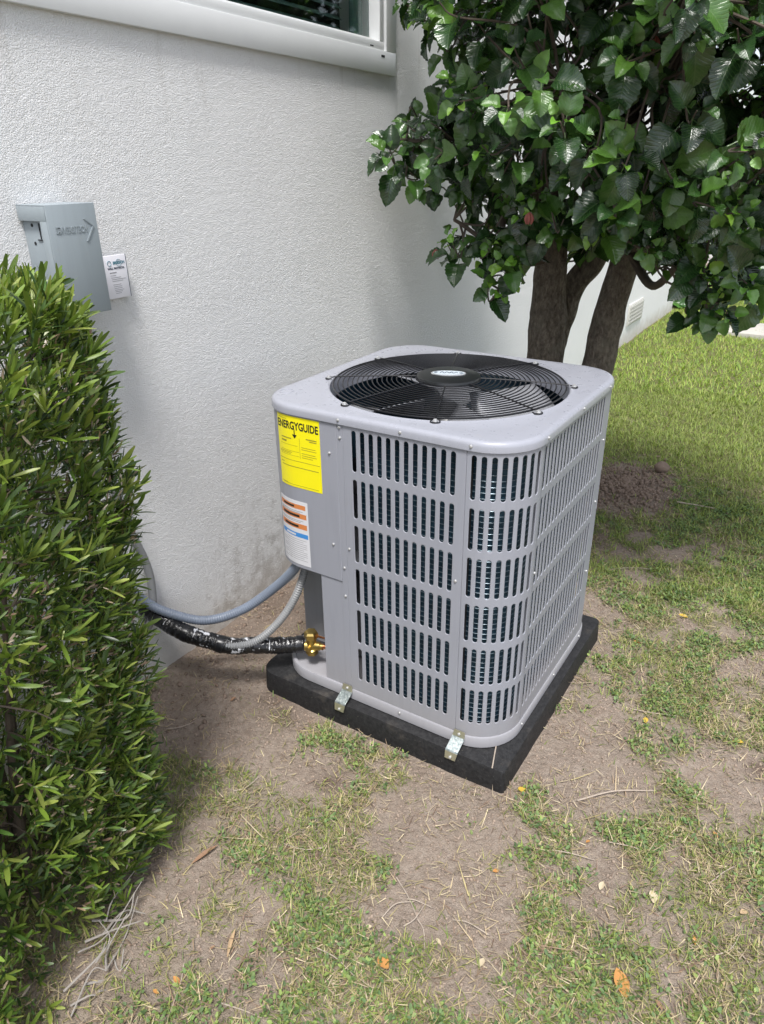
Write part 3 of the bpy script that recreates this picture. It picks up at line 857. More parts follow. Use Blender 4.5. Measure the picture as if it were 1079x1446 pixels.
for c, a, b in (((-.036, .002), .006, .005), ((.036, -.003), .006, .005)):
    parts.append(loft([oval(a, b, EZ+.002, 12, c), oval(a, b, EZ+.0027, 12, c)]))
scr = catmull([(-.024, -.004), (-.018, .007), (-.012, -.006), (-.005, .006), (.002, -.005), (.008, .006), (.014, -.005), (.022, .003), (.026, -.002)], 4)
parts.append(tube_vf([(*(ctr+eu*p[0]+ev*p[1]), EZ+.0024) for p in scr], .0012, 5))
multi('emblem_marks', parts, M['ink'], fg)
# fan
fan = bpy.data.objects.new('fan', None); C.objects.link(fan); fan.parent = ac; fan.location = -ac.location
V, F = lathe_vf([(.075, 0), (.08, .01), (.08, .09), (.07, .10)], (*ctr, .80), (0, 0, 1), 32); mesh_obj('motor', V, F, M['hub'], fan, 40)
va = math.atan2(_rt[1], _rt[0])
for k in range(4):
    a0 = va - .06 + k*math.pi/2; nu, nv = 10, 8; V = []; F = []
    for i in range(nu+1):
        for j in range(nv+1):
            r = .07+.25*j/nv; t = (i/nu-.5)
            a = a0 + t*(.86+.10*j/nv) + .10*(j/nv)
            z = .905 + t*.075*(1-.3*j/nv) - .01*math.cos(t*3)
            V.append((ctr[0]+r*math.cos(a), ctr[1]+r*math.sin(a), z))
    for i in range(nu):
        for j in range(nv): q = i*(nv+1)+j; F.append((q, q+1, q+nv+2, q+nv+1))
    b = mesh_obj('blade', V, F, M['blade'], fan, 60)
    md = b.modifiers.new('thick', 'SOLIDIFY'); md.thickness = .002
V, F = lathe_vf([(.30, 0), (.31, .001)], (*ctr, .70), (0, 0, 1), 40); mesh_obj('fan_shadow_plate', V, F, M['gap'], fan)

# labels on the service panel (bent to the corner)
def decal(name, u0, u1, z0, z1, off, mat, parent, n=14):
    V = []; F = []
    for i in range(n+1):
        s = u0+(u1-u0)*i/n
        for z in (z0, z1):
            for d in (off, off-.0003): p = outl(s, POFF+d); V.append((*p, z))
    for i in range(n):
        a = i*4; b = a+4
        F += [(a+1, b+1, b+3, a+3), (a, a+2, b+2, b), (a, b, b+1, a+1), (a+2, a+3, b+3, b+2)]
    F += [(0, 1, 3, 2), (n*4, n*4+2, n*4+3, n*4+1)]
    return mesh_obj(name, V, F, mat, parent)
def bars(name, items, off, mat, parent):
    V = []; F = []
    for (u0, u1, z, h) in items:
        n = max(2, int((u1-u0)/.012)); o = len(V)
        for i in range(n+1):
            s = u0+(u1-u0)*i/n; p = outl(s, POFF+off); V += [(*p, z), (*p, z+h)]
        for i in range(n): q = o+i*2; F.append((q, q+2, q+3, q+1))
    return mesh_obj(name, V, F, mat, parent)
def bent_text(txt, u, z, width, height, off, mat, parent, bold=.0, name='lettering'):
    V, F = text_mesh(txt, 1., .0, bold)
    mn, mx = V.min(0), V.max(0)
    U = (V[:, 0]-mn[0])/(mx[0]-mn[0]); W = (V[:, 1]-mn[1])/(mx[1]-mn[1])
    P = [(*outl(u+a*width, POFF+off), z+b*height) for a, b in zip(U, W)]
    return mesh_obj(name, P, F, mat, parent)
el = decal('energy_label', -.064, .091, .744, .948, -.0002, M['yellow'], ac)
bent_text('ENERGYGUIDE', -.060, .911, .147, .023, -.0008, M['black_ink'], el, .03)
bars('arrow_stem', [(.0055, .0085, .893, .020)], -.0009, M['black_ink'], el)
V = [(*outl(s, POFF-.0009), z) for s, z in ((-.001, .898), (.015, .898), (.007, .887))]; mesh_obj('arrow_head', V, [(0, 1, 2)], M['black_ink'], el)
bars('print_lines', [(-.055, -.02, .938, .0015), (-.045, -.005, .8835, .003), (-.045, -.024, .8735, .005), (.045, .08, .890, .003), (.055, .08, .885, .0025),
                     (.022, .023, .832, .058), (-.05, .015, .866, .0008), (-.05, .02, .849, .0008), (-.05, .021, .8365, .0008), (.028, .075, .865, .0014), (.028, .078, .859, .0014),
                     (.028, .074, .848, .0014), (.028, .078, .842, .0014), (.028, .065, .836, .0014), (-.06, .088, .822, .0013), (-.055, -.04, .812, .002),
                     (-.05, .082, .8035, .002), (-.055, -.005, .8445, .0013), (-.055, -.01, .8405, .0013), (-.05, .08, .750, .0012), (-.058, -.03, .752, .0015)], -.0008, M['ink_soft'], el)
wl = decal('warning_label', -.085, .036, .497, .702, -.0002, M['label_white'], ac)
bars('orange_band', [(-.08, .028, .677, .014), (-.08, .030, .648, .0155), (-.08, .030, .615, .016)], -.0007, M['orange'], wl)
bars('band_print', [(-.062, -.012, .6805, .006), (-.066, .006, .652, .007), (-.062, .0, .619, .007)], -.001, M['black_ink'], wl)
bars('blue_band', [(-.08, .032, .587, .014)], -.0007, M['blue'], wl)
bars('band_print', [(-.055, -.012, .5905, .006)], -.001, M['label_white'], wl)
it = []
for k in range(4): it.append((-.078, .018-.01*(k % 2), .669-k*.0017*0-.0045*k if k < 2 else .640-.0045*(k-2), .0016))
for k in range(11): it.append((-.074+.02*(k % 3 == 0), .026-.012*(k % 4 == 1), .578-k*.0066, .0014))
bars('print_lines', it, -.0007, M['grey_ink'], wl)

# valve
vb = ony(440, 907, .045)
vv = bpy.data.objects.new('service_valve', None); C.objects.link(vv); vv.parent = ac; vv.location = -ac.location
vx, vy, vz = vb
multi('valve_body', [lathe_vf([(.010, -.030), (.016, -.028), (.016, -.018), (.0125, -.015), (.0125, .014), (.014, .016)], (vx, vy, vz), (0, 0, 1), 16),
                     lathe_vf([(.011, 0), (.011, .022), (.0085, .023), (.0085, .03)], (vx, vy, vz-.008), (.9, .25, 0), 14),
                     lathe_vf([(.0065, 0), (.0065, .022), (.004, .023)], (vx, vy, vz-.006), (.2, -1, -.1), 8),
                     lathe_vf([(.013, 0), (.013, .016)], (vx, vy, vz-.012), (-1, -.4, 0), 12)], M['brass'], vv, 35)
V, F = lathe_vf([(.0165, .014), (.0175, .016), (.0175, .028), (.014, .033), (.010, .0335)], (vx, vy, vz), (0, 0, 1), 6); mesh_obj('hex_cap', V, F, M['brass'], vv)
V, F = lathe_vf([(.0125, -.030), (.0155, -.028), (.0155, -.020), (.013, -.019)], (vx, vy, vz-.004), (0, 0, 1), 6); mesh_obj('hex_nut', V, F, M['brass'], vv)
tube('copper_pipe', [(vx+.022, vy+.006, vz-.008), (vx+.06, vy+.017, vz-.008), (vx+.11, vy+.03, vz-.008)], .0085, M['copper'], vv, 12)
for o_ in vv.children:
    if o_.name.split('.')[0] in ('valve_body', 'hex_cap', 'hex_nut'):
        for v_ in o_.data.vertices:
            v_.co = Vector(vb) + (v_.co-Vector(vb))*1.28
tube('thin_liquid_line', [(vx-.02, vy+.03, vz+.004), (vx+.03, vy+.03, vz+.008), (vx+.09, vy+.03, vz+.008)], .0035, M['copper'], vv, 8)

# ================================================================== HOSES
def ribbed(name, ctrl, rad, mat, rib, pitch, label, cat, sides=14):
    c = catmull(ctrl, 40); seg = np.linalg.norm(np.diff(c, axis=0), axis=1); L = np.concatenate([[0], np.cumsum(seg)])
    n = int(L[-1]/(pitch/4)); t = np.linspace(0, L[-1], n); P = np.stack([np.interp(t, L, c[:, k]) for k in range(3)], -1)
    rr = rad + rib*np.cos(2*math.pi*t/pitch)
    o = tube(name, P, rr, mat, None, sides); return tag(o, label, cat)
bl = [onx(a, b, c) for a, b, c in [(150, 800, .03), (172, 820, .03), (205, 849, .045), (240, 866, .1), (290, 876, .18), (340, 862, .27), (385, 832, .37), (418, 800, .465), (425, 770, .50)]]
ribbed('flexible_conduit', bl, .0148, M['blue_hose'], .0007, .008, 'smooth blue grey electrical conduit curving from the wall to the service panel', 'conduit')
gl = [onx(a, b, c) for a, b, c in [(436, 770, .49), (430, 806, .475), (416, 845, .455), (392, 880, .415), (360, 906, .355), (325, 912, .295), (300, 906, .232), (285, 902, .205)]]
ribbed('corrugated_hose', gl, .0118, M['grey_hose'], .0012, .0075, 'thin grey ribbed hose running from the service panel down to the black pipe insulation', 'hose')
vl = [(.03, -.235, 1.225), (.028, -.232, 1.0), (.026, -.222, .75), (.022, -.195, .586), (.022, -.156, .446), (.026, -.150, .36), (.03, -.165, .27), (.015, -.19, .2), (-.02, -.21, .17)]
c = catmull(vl, 10); o = tube('wall_conduit', c, .0125, M['grey_hose'], None, 12)
tag(o, 'plain grey conduit hanging down the wall below the disconnect box', 'conduit')
# insulated line set
ll = [onx(a, b, c) for a, b, c in [(432, 909, .462), (400, 911, .41), (360, 911, .345), (325, 912, .285), (290, 903, .215), (255, 891, .14), (228, 874, .065), (205, 858, .0), (190, 850, -.06)]]
c = catmull(ll, 24); seg = np.linalg.norm(np.diff(c, axis=0), axis=1); L = np.concatenate([[0], np.cumsum(seg)])
n = 240; t = np.linspace(0, L[-1], n); P = np.stack([np.interp(t, L, c[:, k]) for k in range(3)], -1); sides = 24
rr = np.zeros((n, sides))
wr = fbm(t*30, t*0, 1., 3, 3)
for k in range(sides):
    rr[:, k] = .0255 + .0030*(fbm(t*55, np.full(n, k*.4), 1., 41, 3)-.5)*2 + .0014*np.abs(np.sin(t*2*math.pi/.028 + .5*math.sin(k*.5)+wr*4))
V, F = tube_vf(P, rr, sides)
ls = thing('pipe_insulation', 'black wrapped refrigerant pipe with painted white reflections between the wall and brass valve', 'pipe', tuple(ll[4]))
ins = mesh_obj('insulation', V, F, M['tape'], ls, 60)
Vn = np.array(V); at = ins.data.attributes.new('painted_sheen', 'FLOAT', 'POINT')
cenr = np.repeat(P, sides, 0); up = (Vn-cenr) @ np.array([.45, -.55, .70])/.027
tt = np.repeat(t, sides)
pm = np.clip(1.25-np.abs(up-.62)*2.3, 0, 1)*(.55+.8*vnoise(tt, tt*0, 14, 8)) + .75*(np.abs(np.sin(tt*2*math.pi/.041+vnoise(tt, tt*0, 30, 9)*3)) > .985)*(up > -.1)*(vnoise(tt, up, 22, 4) > .35)  # painted reflections: band along the upper front plus thin cross lines
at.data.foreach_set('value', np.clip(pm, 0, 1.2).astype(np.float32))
for q in (P[8], P[60], P[105], P[150], P[190]):
    i = int(np.argmin(np.linalg.norm(P-q, axis=1))); T = P[min(i+1, n-1)]-P[i-1]; T /= np.linalg.norm(T)
    V, F = tube_vf([P[i]-T*.010, P[i], P[i]+T*.010], [.0275, .0285, .0275], 20); mesh_obj('tape_band', V, F, M['black_wire'], ls, 60)

# ================================================================== TREE
HV = []; HUV = []; HF = []
nr, nc = 14, 4
for i in range(nr+1):
    t = i/nr; w = .42*(math.sin(math.pi*min(1, t**.76))**.66) if 0 < t < 1 else 0.
    if 0 < i < nr: w *= 1+(.035 if i % 2 else -.045)
    for j in range(nc+1):
        u = j/nc*2-1
        y = t + (-.02 if abs(u) == 1 and i % 2 == 0 else 0)
        z = .26*abs(u)**1.5*w*2 - .38*t*t + .04*math.sin(t*17-abs(u)*2.5)*abs(u)*(1-.4*t) + .05*t
        HV.append((u*w, y, z)); HUV.append((.5+.5*u*w/.43, t))
for i in range(nr):
    for j in range(nc): q = i*(nc+1)+j; HF.append((q, q+1, q+nc+2, q+nc+1))
b0 = len(HV)
HV += [(-.012, -.30, .05), (.012, -.30, .05), (.012, .02, 0), (-.012, .02, 0)]; HUV += [(.5, 0)]*4; HF.append((b0, b0+1, b0+2, b0+3))
HV = np.array(HV); HUV = np.array(HUV)
tree = thing('hibiscus_tree', 'leafy evergreen tree with glossy serrated leaves and several dark trunks behind the air conditioner', 'tree', (.75, 1.5, 0))
def trunk(name, ctrl, rads, sides=22):
    c = catmull(ctrl, 12); n = len(c); r0 = np.interp(np.linspace(0, 1, n), np.linspace(0, 1, len(rads)), rads)
    rr = np.zeros((n, sides))
    for k in range(sides):
        a = 2*math.pi*k/sides
        rr[:, k] = r0*(1+.16*(fbm(c[:, 2]*3, np.full(n, 3+2*math.cos(a)), 1., 61, 3)-.5)*2+.10*(fbm(c[:, 2]*14, np.full(n, 5+4*math.sin(a)+2*math.cos(a)), 1., 62, 2)-.5)*2)
    V, F = tube_vf(c, rr, sides); return mesh_obj(name, V, F, M['bark'], tree, 70)
t1 = [(.665, 1.5, -.15), (.662, 1.5, .4), (.662, 1.5, .80), (.655, 1.5, 1.10), (.648, 1.5, 1.27), (.60, 1.45, 1.6), (.50, 1.35, 2.0)]
trunk('trunk', t1, [.13, .09, .078, .064, .056, .045, .03])
t2 = [tuple(ony(a, b, 1.62)) for a, b in ((772, 900), (775, 600), (779, 512), (794, 450), (812, 400), (845, 350))] + [(.86, 1.55, 1.62), (.90, 1.45, 2.1)]
trunk('trunk', t2, [.08, .055, .046, .046, .046, .048, .045, .03])
t3 = [tuple(ony(a, b, 1.5)) for a, b in ((790, 760), (822, 600), (845, 513), (862, 435), (882, 370))] + [(1.02, 1.45, 1.6), (1.15, 1.35, 2.1)]
trunk('trunk', t3, [.12, .08, .064, .056, .052, .042, .03])
CROWN = [(540,-400),(556,0),(572,50),(600,95),(592,140),(592,165),(560,178),(530,182),(519,205),(522,235),(545,258),(575,275),(612,292),(645,285),(652,310),(630,322),(606,328),(609,350),(628,352),(660,350),
         (668,385),(680,425),(700,432),(716,420),(735,392),(748,368),(760,362),(800,372),(838,352),(868,352),(905,372),(928,392),(945,385),(960,420),(985,445),(1005,470),(1045,466),(1090,440),(2600,600),(2600,-3000),(540,-3000)]
CP = np.array(CROWN, float)
def inpoly(x, y, P):
    r = np.zeros(len(x), bool); n = len(P); j = n-1
    for i in range(n):
        xi, yi = P[i]; xj, yj = P[j]
        c = ((yi > y) != (yj > y)) & (x < (xj-xi)*(y-yi)/((yj-yi) if yj != yi else 1e-9)+xi); r ^= c; j = i
    return r
def sample_crown(N):
    out = []
    cen = np.array([1.08, 1.28, 2.08]); rad = np.array([1.12, .80, 1.05])
    while len(out) < N:
        d = rand_unit(400); q = cen + d*rad*(rng.random((400, 1))**.42)
        q = q[(q[:, 0] > .14) & (q[:, 2] > 1.02)]
        s = proj(q); ok = inpoly(s[:, 0], s[:, 1], CP)
        out += list(q[ok])
    return np.array(out[:N])
NCL = 1050
cl = sample_crown(NCL)
gaps = [(905, 165, 24), (722, 118, 18), (800, 55, 14), (640, 225, 8), (865, 330, 10)]
expl = [(548,215,.95),(575,240,.98),(545,200,1.0),(605,190,1.05),(612,262,1.05),(618,40,1.0),(592,25,1.0),(642,115,1.0),(668,128,.9),(650,262,1.),(628,338,1.1),(690,348,1.),(712,370,.98),(690,392,1.02),(705,415,1.05),
        (735,300,.95),(748,275,.9),(800,305,.9),(832,205,.85),(920,250,.8),(955,310,.85),(1000,385,.9),(1010,430,.95),(1032,448,.95),(1000,450,1.0),(1058,402,.9),(935,375,1.0),(880,150,.85),(1040,32,.7),(960,350,.95),(985,330,.9),
        (780,80,.9),(760,150,.95),(700,220,.95),(860,270,.85),(900,40,.8),(1055,300,.8),(1020,250,.8),(840,320,1.0),(770,330,1.0),(725,345,1.05)]
ex = np.array([ony(a, b, y) for a, b, y in expl]); cl = np.vstack([ex, cl])
crown_c = np.array([.95, 1.45, 1.85])
LD = []; LN = []; LP = []; LS = []; LC = []
DG = np.array([[.015, .044, .012], [.027, .076, .018], [.056, .138, .027], [.024, .062, .019], [.08, .175, .03]])
BR = np.array([[.17, .38, .04], [.13, .30, .045], [.24, .44, .05]])
clusters = []
for ci, p in enumerate(cl):
    out = p-crown_c; out = out/np.linalg.norm(out)
    if ci < len(ex): out = out*.6 + np.array([.35, -.45, .15])
    ax = out + np.array([.1, -.15, .35]) + rng.normal(size=3)*.35; ax /= np.linalg.norm(ax)
    n = rng.integers(7, 11); th0 = rng.random()*6.28
    t = np.cross(ax, [0, 0, 1.]); t /= np.linalg.norm(t)+1e-9; b = np.cross(ax, t)
    young = rng.random() < (.55 if ci < len(ex) else .32)
    clusters.append((p, ax))
    for k in range(n):
        f = k/(n-1); th = th0+k*2.4
        rad = math.cos(th)*t+math.sin(th)*b
        open_ = 1.25-.75*f
        d = rad*math.sin(open_)+ax*math.cos(open_)*.8 + np.array([0, 0, -.42*(1-f)])
        nrm = ax*.8 + np.array([.15, -.2, .95]) + rng.normal(size=3)*.42
        base = p - ax*.09*(1-f) + rad*.012
        size = (.036+.052*(1-f))*rng.uniform(.55, 1.25)
        colr = DG[rng.integers(5)]*rng.uniform(.7, 1.25)
        if young and k >= n-3: colr = BR[rng.integers(3)]*rng.uniform(.7, 1.1); size *= .8
        elif k >= n-2: colr = colr*.6+BR[1]*.22
        LP.append(base+d/np.linalg.norm(d)*size*.25); LD.append(d); LN.append(nrm); LS.append(size); LC.append(colr)
LP = np.array(LP); LD = np.array(LD); LN = np.array(LN); LS = np.array(LS); LC = np.array(LC)
mid = LP + LD/np.linalg.norm(LD, axis=1, keepdims=True)*LS[:, None]*.5
s = proj(mid); keep = (mid[:, 0] > .05)
for gx, gy, gr in gaps: keep &= np.hypot(s[:, 0]-gx, s[:, 1]-gy) > gr*1.25
trunkzone = (s[:, 1] > 372) & (s[:, 0] > 738) & (s[:, 0] < 930)
keep &= ~trunkzone
LP, LD, LN, LS, LC, s = LP[keep], LD[keep], LN[keep], LS[keep], LC[keep], s[keep]
LM = frames(LD, LN)*LS[:, None, None]
LM[:, :, 0] *= rng.uniform(.9, 1.15, (len(LM), 1))
inframe = (s[:, 0] > 480) & (s[:, 0] < 1075) & (s[:, 1] > 2) & (s[:, 1] < 500)
facing = np.abs(np.einsum('ni,ni->n', LM[:, :, 2]/LS[:, None], (CAM_POS-LP)/np.linalg.norm(CAM_POS-LP, axis=1, keepdims=True)))
# front-most leaf in each small cell of the view = leaves the photo shows largest
score = np.where(inframe, s[:, 2]-facing*.25-LS*3, 99)
order = np.argsort(score); sel = order[:300]; rest = np.setdiff1d(np.arange(len(LP)), sel)
def leaf_objects(sel, tV, tF, tUV, Mx, T, COL, mat, parent, nvar=10, name='leaf'):
    cols = COL[sel]; lum = cols.sum(1); od = np.argsort(lum); meshes = []
    groups = np.array_split(od, nvar)
    L = Vector(parent.location)
    for g in groups:
        me = scatter_mesh(name, tV, tF, tUV, np.eye(3)[None], np.zeros((1, 3)), cols[g].mean(0)[None]); me.materials.append(mat)
        for q in g:
            i = sel[q]; o = bpy.data.objects.new(name, me); C.objects.link(o); o.parent = parent
            m4 = Matrix.Identity(4)
            for a in range(3):
                for b in range(3): m4[a][b] = Mx[i][a][b]
                m4[a][3] = T[i][a]-L[a]
            o.matrix_basis = m4
leaf_objects(sel, HV, HF, HUV, LM, LP, LC, M['hib_leaf'], tree)
fo = link('foliage', scatter_mesh('foliage', HV, HF, HUV, LM[rest], LP[rest], LC[rest]), M['hib_leaf'], tree); stuff(fo)
# limbs and twigs
limb_ends = [((.60, 1.45, 1.6), (.25, 1.05, 1.62)), ((.62, 1.47, 1.4), (.42, 1.1, 1.36)), ((.50, 1.35, 2.0), (.35, 1.0, 2.4)), ((.86, 1.55, 1.6), (.85, .9, 1.75)),
             ((.95, 1.5, 1.25), (1.30, 1.02, 1.20)), ((1.02, 1.45, 1.6), (1.5, 1.05, 1.6)), ((1.15, 1.35, 2.1), (1.6, 1.2, 2.5)), ((.90, 1.45, 2.1), (.95, .9, 2.5)), ((1.02, 1.45, 1.6), (1.2, .75, 1.9)),
             ((.90, 1.45, 2.1), (.9, 1.9, 2.6)), ((.65, 1.48, 1.2), (.62, 1.05, 1.12))]
limbs = []
for a, b in limb_ends:
    a = np.array(a); b = np.array(b); m1 = a+(b-a)*.35+rng.normal(size=3)*.05; m2 = a+(b-a)*.7+rng.normal(size=3)*.05
    limbs.append(catmull([a, m1, m2, b], 8))
tw = [[] for _ in limbs]
for i, (p, ax) in enumerate(clusters):
    end = p-ax*.02
    best = None
    for li, Lm in enumerate(limbs):
        dd = np.linalg.norm(Lm-end, axis=1); j = int(np.argmin(dd))
        if best is None or dd[j] < best[0]: best = (dd[j], li, j)
    dd, li, j = best
    if dd > .42: continue
    a = limbs[li][j]; m1 = a*.5+(end-ax*.08)*.5+rng.normal(size=3)*.03
    tw[li].append(tube_vf(catmull([a, m1, end-ax*.06, end], 4), np.linspace(.0042, .0020, 13), 5))
for Lm, tws in zip(limbs, tw):
    multi('branch', [tube_vf(Lm, np.linspace(.019, .006, len(Lm)), 8)]+tws, M['drystem'], tree)
# withered flowers
for a, b, y in [(616, 352, 1.08), (925, 50, .85), (748, 300, .9)]:
    p = ony(a, b, y); prt = []
    for k in range(5):
        th = k*1.256; q = p+np.array([math.cos(th)*.008, math.sin(th)*.008, -.035])
        prt.append(tube_vf(catmull([p, (p+q)/2+np.array([math.cos(th), math.sin(th), 0])*.006, q], 3), [.002, .005, .006, .006, .005, .003, .001], 6))
    multi('withered_flower', prt, M['petal'], tree)

# ================================================================== HEDGE SHRUB
NV = []; NUV = []; NF = []
for i in range(6):
    t = i/5; w = .088*[.35, .7, .92, 1., .88, .34][i]
    for j, u in enumerate((-1, 0, 1)):
        NV.append((u*w, t, .03*abs(u)*(1-t) - .18*t*t + .08*t)); NUV.append((.5+.5*u, t))
for i in range(5):
    for j in range(2): q = i*3+j; NF.append((q, q+1, q+4, q+3))
NV = np.array(NV); NUV = np.array(NUV)
shrub = thing('clipped_shrub', 'tall clipped green shrub with narrow leaves in front of the disconnect box', 'shrub', (.28, -.95, 0))
HC = np.array([.27, -.98]); 
def hradius(z):
    t = np.clip(z/1.385, 0, 1)
    return np.interp(t, [0, .08, .2, .45, .7, .85, .93, 1.0], [.86, .90, .92, .955, 1.01, 1.02, .985, .84])
HX, HY = .395, .465
def hsurf(th, z, dep):
    k = hradius(z); c, s_ = np.cos(th), np.sin(th); e = .61
    px = np.sign(c)*np.abs(c)**e*(HX*k-dep); py = np.sign(s_)*np.abs(s_)**e*(HY*k-dep)
    bump = 1+.10*(vnoise(th*1.3, z*3.2, 2.2, 19)-.5)
    px = px + .085*np.clip(1-z/.40, 0, 1)*np.clip(-py/.12, 0, 1)*(px > 0)
    return np.stack([HC[0]+px*bump, HC[1]+py*bump, z], -1)
NRO = 8200
th = rng.uniform(-math.pi, math.pi, NRO); zz = .02+1.34*rng.random(NRO)**.92; dep = np.abs(rng.normal(size=NRO))*.055
P1 = hsurf(th, zz, dep)
# top
NT_ = 420; a = rng.uniform(0, 6.28, NT_); rr_ = np.sqrt(rng.random(NT_))*.88
thi = rng.uniform(-math.pi, math.pi, 1700); zi = .05+1.3*rng.random(1700); P3 = hsurf(thi, zi, rng.uniform(.07, .26, 1700))
P2 = np.stack([HC[0]+rr_*HX*.92*np.cos(a), HC[1]+rr_*HY*.92*np.sin(a), 1.315+.05*(1-rr_**3)-np.abs(rng.normal(size=NT_))*.05], -1)
RP_ = np.vstack([P1, P2, P3]); RP_ = RP_[RP_[:, 0] > .06]
outw = RP_-np.array([HC[0], HC[1], 0]); outw[:, 2] = np.clip((RP_[:, 2]-.95)*1.1, -.25, .8); outw[:, :2] /= .4
outw /= np.linalg.norm(outw, axis=1, keepdims=True)
HP = []; HD = []; HN = []; HS = []; HC_ = []; HW = []
G = np.array([[.055, .110, .020], [.085, .155, .026], [.135, .215, .036], [.030, .062, .015]])
YG = np.array([[.20, .31, .04], [.27, .37, .06], [.34, .40, .09]])
TAN = np.array([[.34, .24, .15], [.44, .34, .23], [.24, .16, .11], [.52, .43, .33]])
for p, o in zip(RP_, outw):
    ax = o*.85 + np.array([.0, .05, .95]) + rng.normal(size=3)*.30; ax /= np.linalg.norm(ax)
    t = np.cross(ax, [.3, .2, 1.]); t /= np.linalg.norm(t); b = np.cross(ax, t)
    kind = rng.random(); th0 = rng.random()*6.28
    long_ = kind < .30 or p[2] > 1.30
    n = rng.integers(5, 9) if long_ else rng.integers(6, 11)
    fresh = rng.random() < (.45 if long_ else .10)
    for k in range(n):
        f = k/(n-1); an = th0+k*2.4; rad = math.cos(an)*t+math.sin(an)*b
        op = .80-.58*f+rng.normal()*.15
        d = rad*math.sin(op)+ax*math.cos(op)
        nrm = ax*math.sin(op)-rad*math.cos(op)+rng.normal(size=3)*.25
        c = G[rng.integers(4)]*rng.uniform(.6, 1.3); wd = rng.uniform(.6, 1.05)
        if long_:
            L = rng.uniform(.032, .060)
            if fresh: c = YG[rng.integers(3)]*rng.uniform(.5, 1.)
            elif f > .6: c = c*.6+YG[1]*.28
        else:
            L = rng.uniform(.014, .034); wd *= 1.3
            if rng.random() < .26: c = TAN[rng.integers(4)]*rng.uniform(.5, 1.1); L *= .7
            elif rng.random() < .16: c = YG[rng.integers(3)]*rng.uniform(.5, 1.)
        HP.append(p-ax*.012*(1-f)+rad*.002+(rng.normal(size=3)*.006 if not long_ else 0)); HD.append(d); HN.append(nrm); HS.append(L); HC_.append(c); HW.append(wd)
# pale broken stub ends
HP = np.array(HP); HD = np.array(HD); HN = np.array(HN); HS = np.array(HS); HC_ = np.array(HC_)
HM = frames(HD, HN)*HS[:, None, None]; HM[:, :, 0] *= np.array(HW)[:, None]
s = proj(HP); facing = np.abs(np.einsum('ni,ni->n', HM[:, :, 2]/np.linalg.norm(HM[:, :, 2], axis=1, keepdims=True), (CAM_POS-HP)/np.linalg.norm(CAM_POS-HP, axis=1, keepdims=True)))
ok = (s[:, 0] > 3) & (s[:, 0] < 260) & (s[:, 1] > 380) & (s[:, 1] < 1436)
surf = np.linalg.norm((HP[:, :2]-HC)/np.array([HX, HY]), axis=1)
score = np.where(ok, -(surf*1.2+facing*.5+HS*22), 99)
order = np.argsort(score); sel = order[:300]; rest = np.setdiff1d(np.arange(len(HP)), sel)
leaf_objects(sel, NV, NF, NUV, HM, HP, HC_, M['hedge_leaf'], shrub)
stuff(link('foliage', scatter_mesh('foliage', NV, NF, NUV, HM[rest], HP[rest], HC_[rest]), M['hedge_leaf'], shrub))
# stems inside
prts = []
for k in range(26):
    a = rng.uniform(0, 6.28); q = rng.uniform(.2, .9); top = np.array([HC[0]+q*HX*.85*math.cos(a), HC[1]+q*HY*.85*math.sin(a), rng.uniform(.6, 1.25)])
    bs = np.array([HC[0]+q*.16*math.cos(a), HC[1]+q*.2*math.sin(a), -.04]); m1 = bs*.5+top*.5+rng.normal(size=3)*.04
    c = catmull([bs, m1, top], 8)
    if k < 14: tube('stem', c, np.linspace(.012, .004, len(c)), M['drystem'], shrub, 7)
    else: prts.append(tube_vf(c, np.linspace(.008, .003, len(c)), 6))
for k in range(260):
    i = rng.integers(len(RP_)); p = RP_[i]; o = outw[i]
    prts.append(tube_vf([p-o*.10+rng.normal(size=3)*.02, p-o*.04, p-o*.004], [.0026, .002, .0014], 4))
stuff(multi('twigs', prts, M['drystem'], shrub))
# grey exposed stems at the foot
prts = []
for (pa, pb, z) in [((100,1436),(150,1370),.02),((150,1370),(180,1290),.05),((150,1370),(195,1265),.05),((110,1345),(200,1245),.07),((120,1390),(175,1340),.03),((135,1360),(140,1300),.06),((100,1420),(135,1405),.02),
                    ((145,1320),(205,1290),.03),((130,1300),(190,1260),.06),((160,1350),(185,1352),.015),((90,1400),(150,1330),.05),((140,1400),(180,1366),.02),((120,1330),(200,1300),.05),((150,1300),(190,1230),.07)]:
    a = onz(*pa, z*.4); b = onz(*pb, z)
    m1 = (a+b)/2+rng.normal(size=3)*.02
    tube('bare_stem', catmull([a, m1, b], 5), np.linspace(.0026, .0011, 11)*rng.uniform(.7, 1.3), M['greytwig'], shrub, 6)

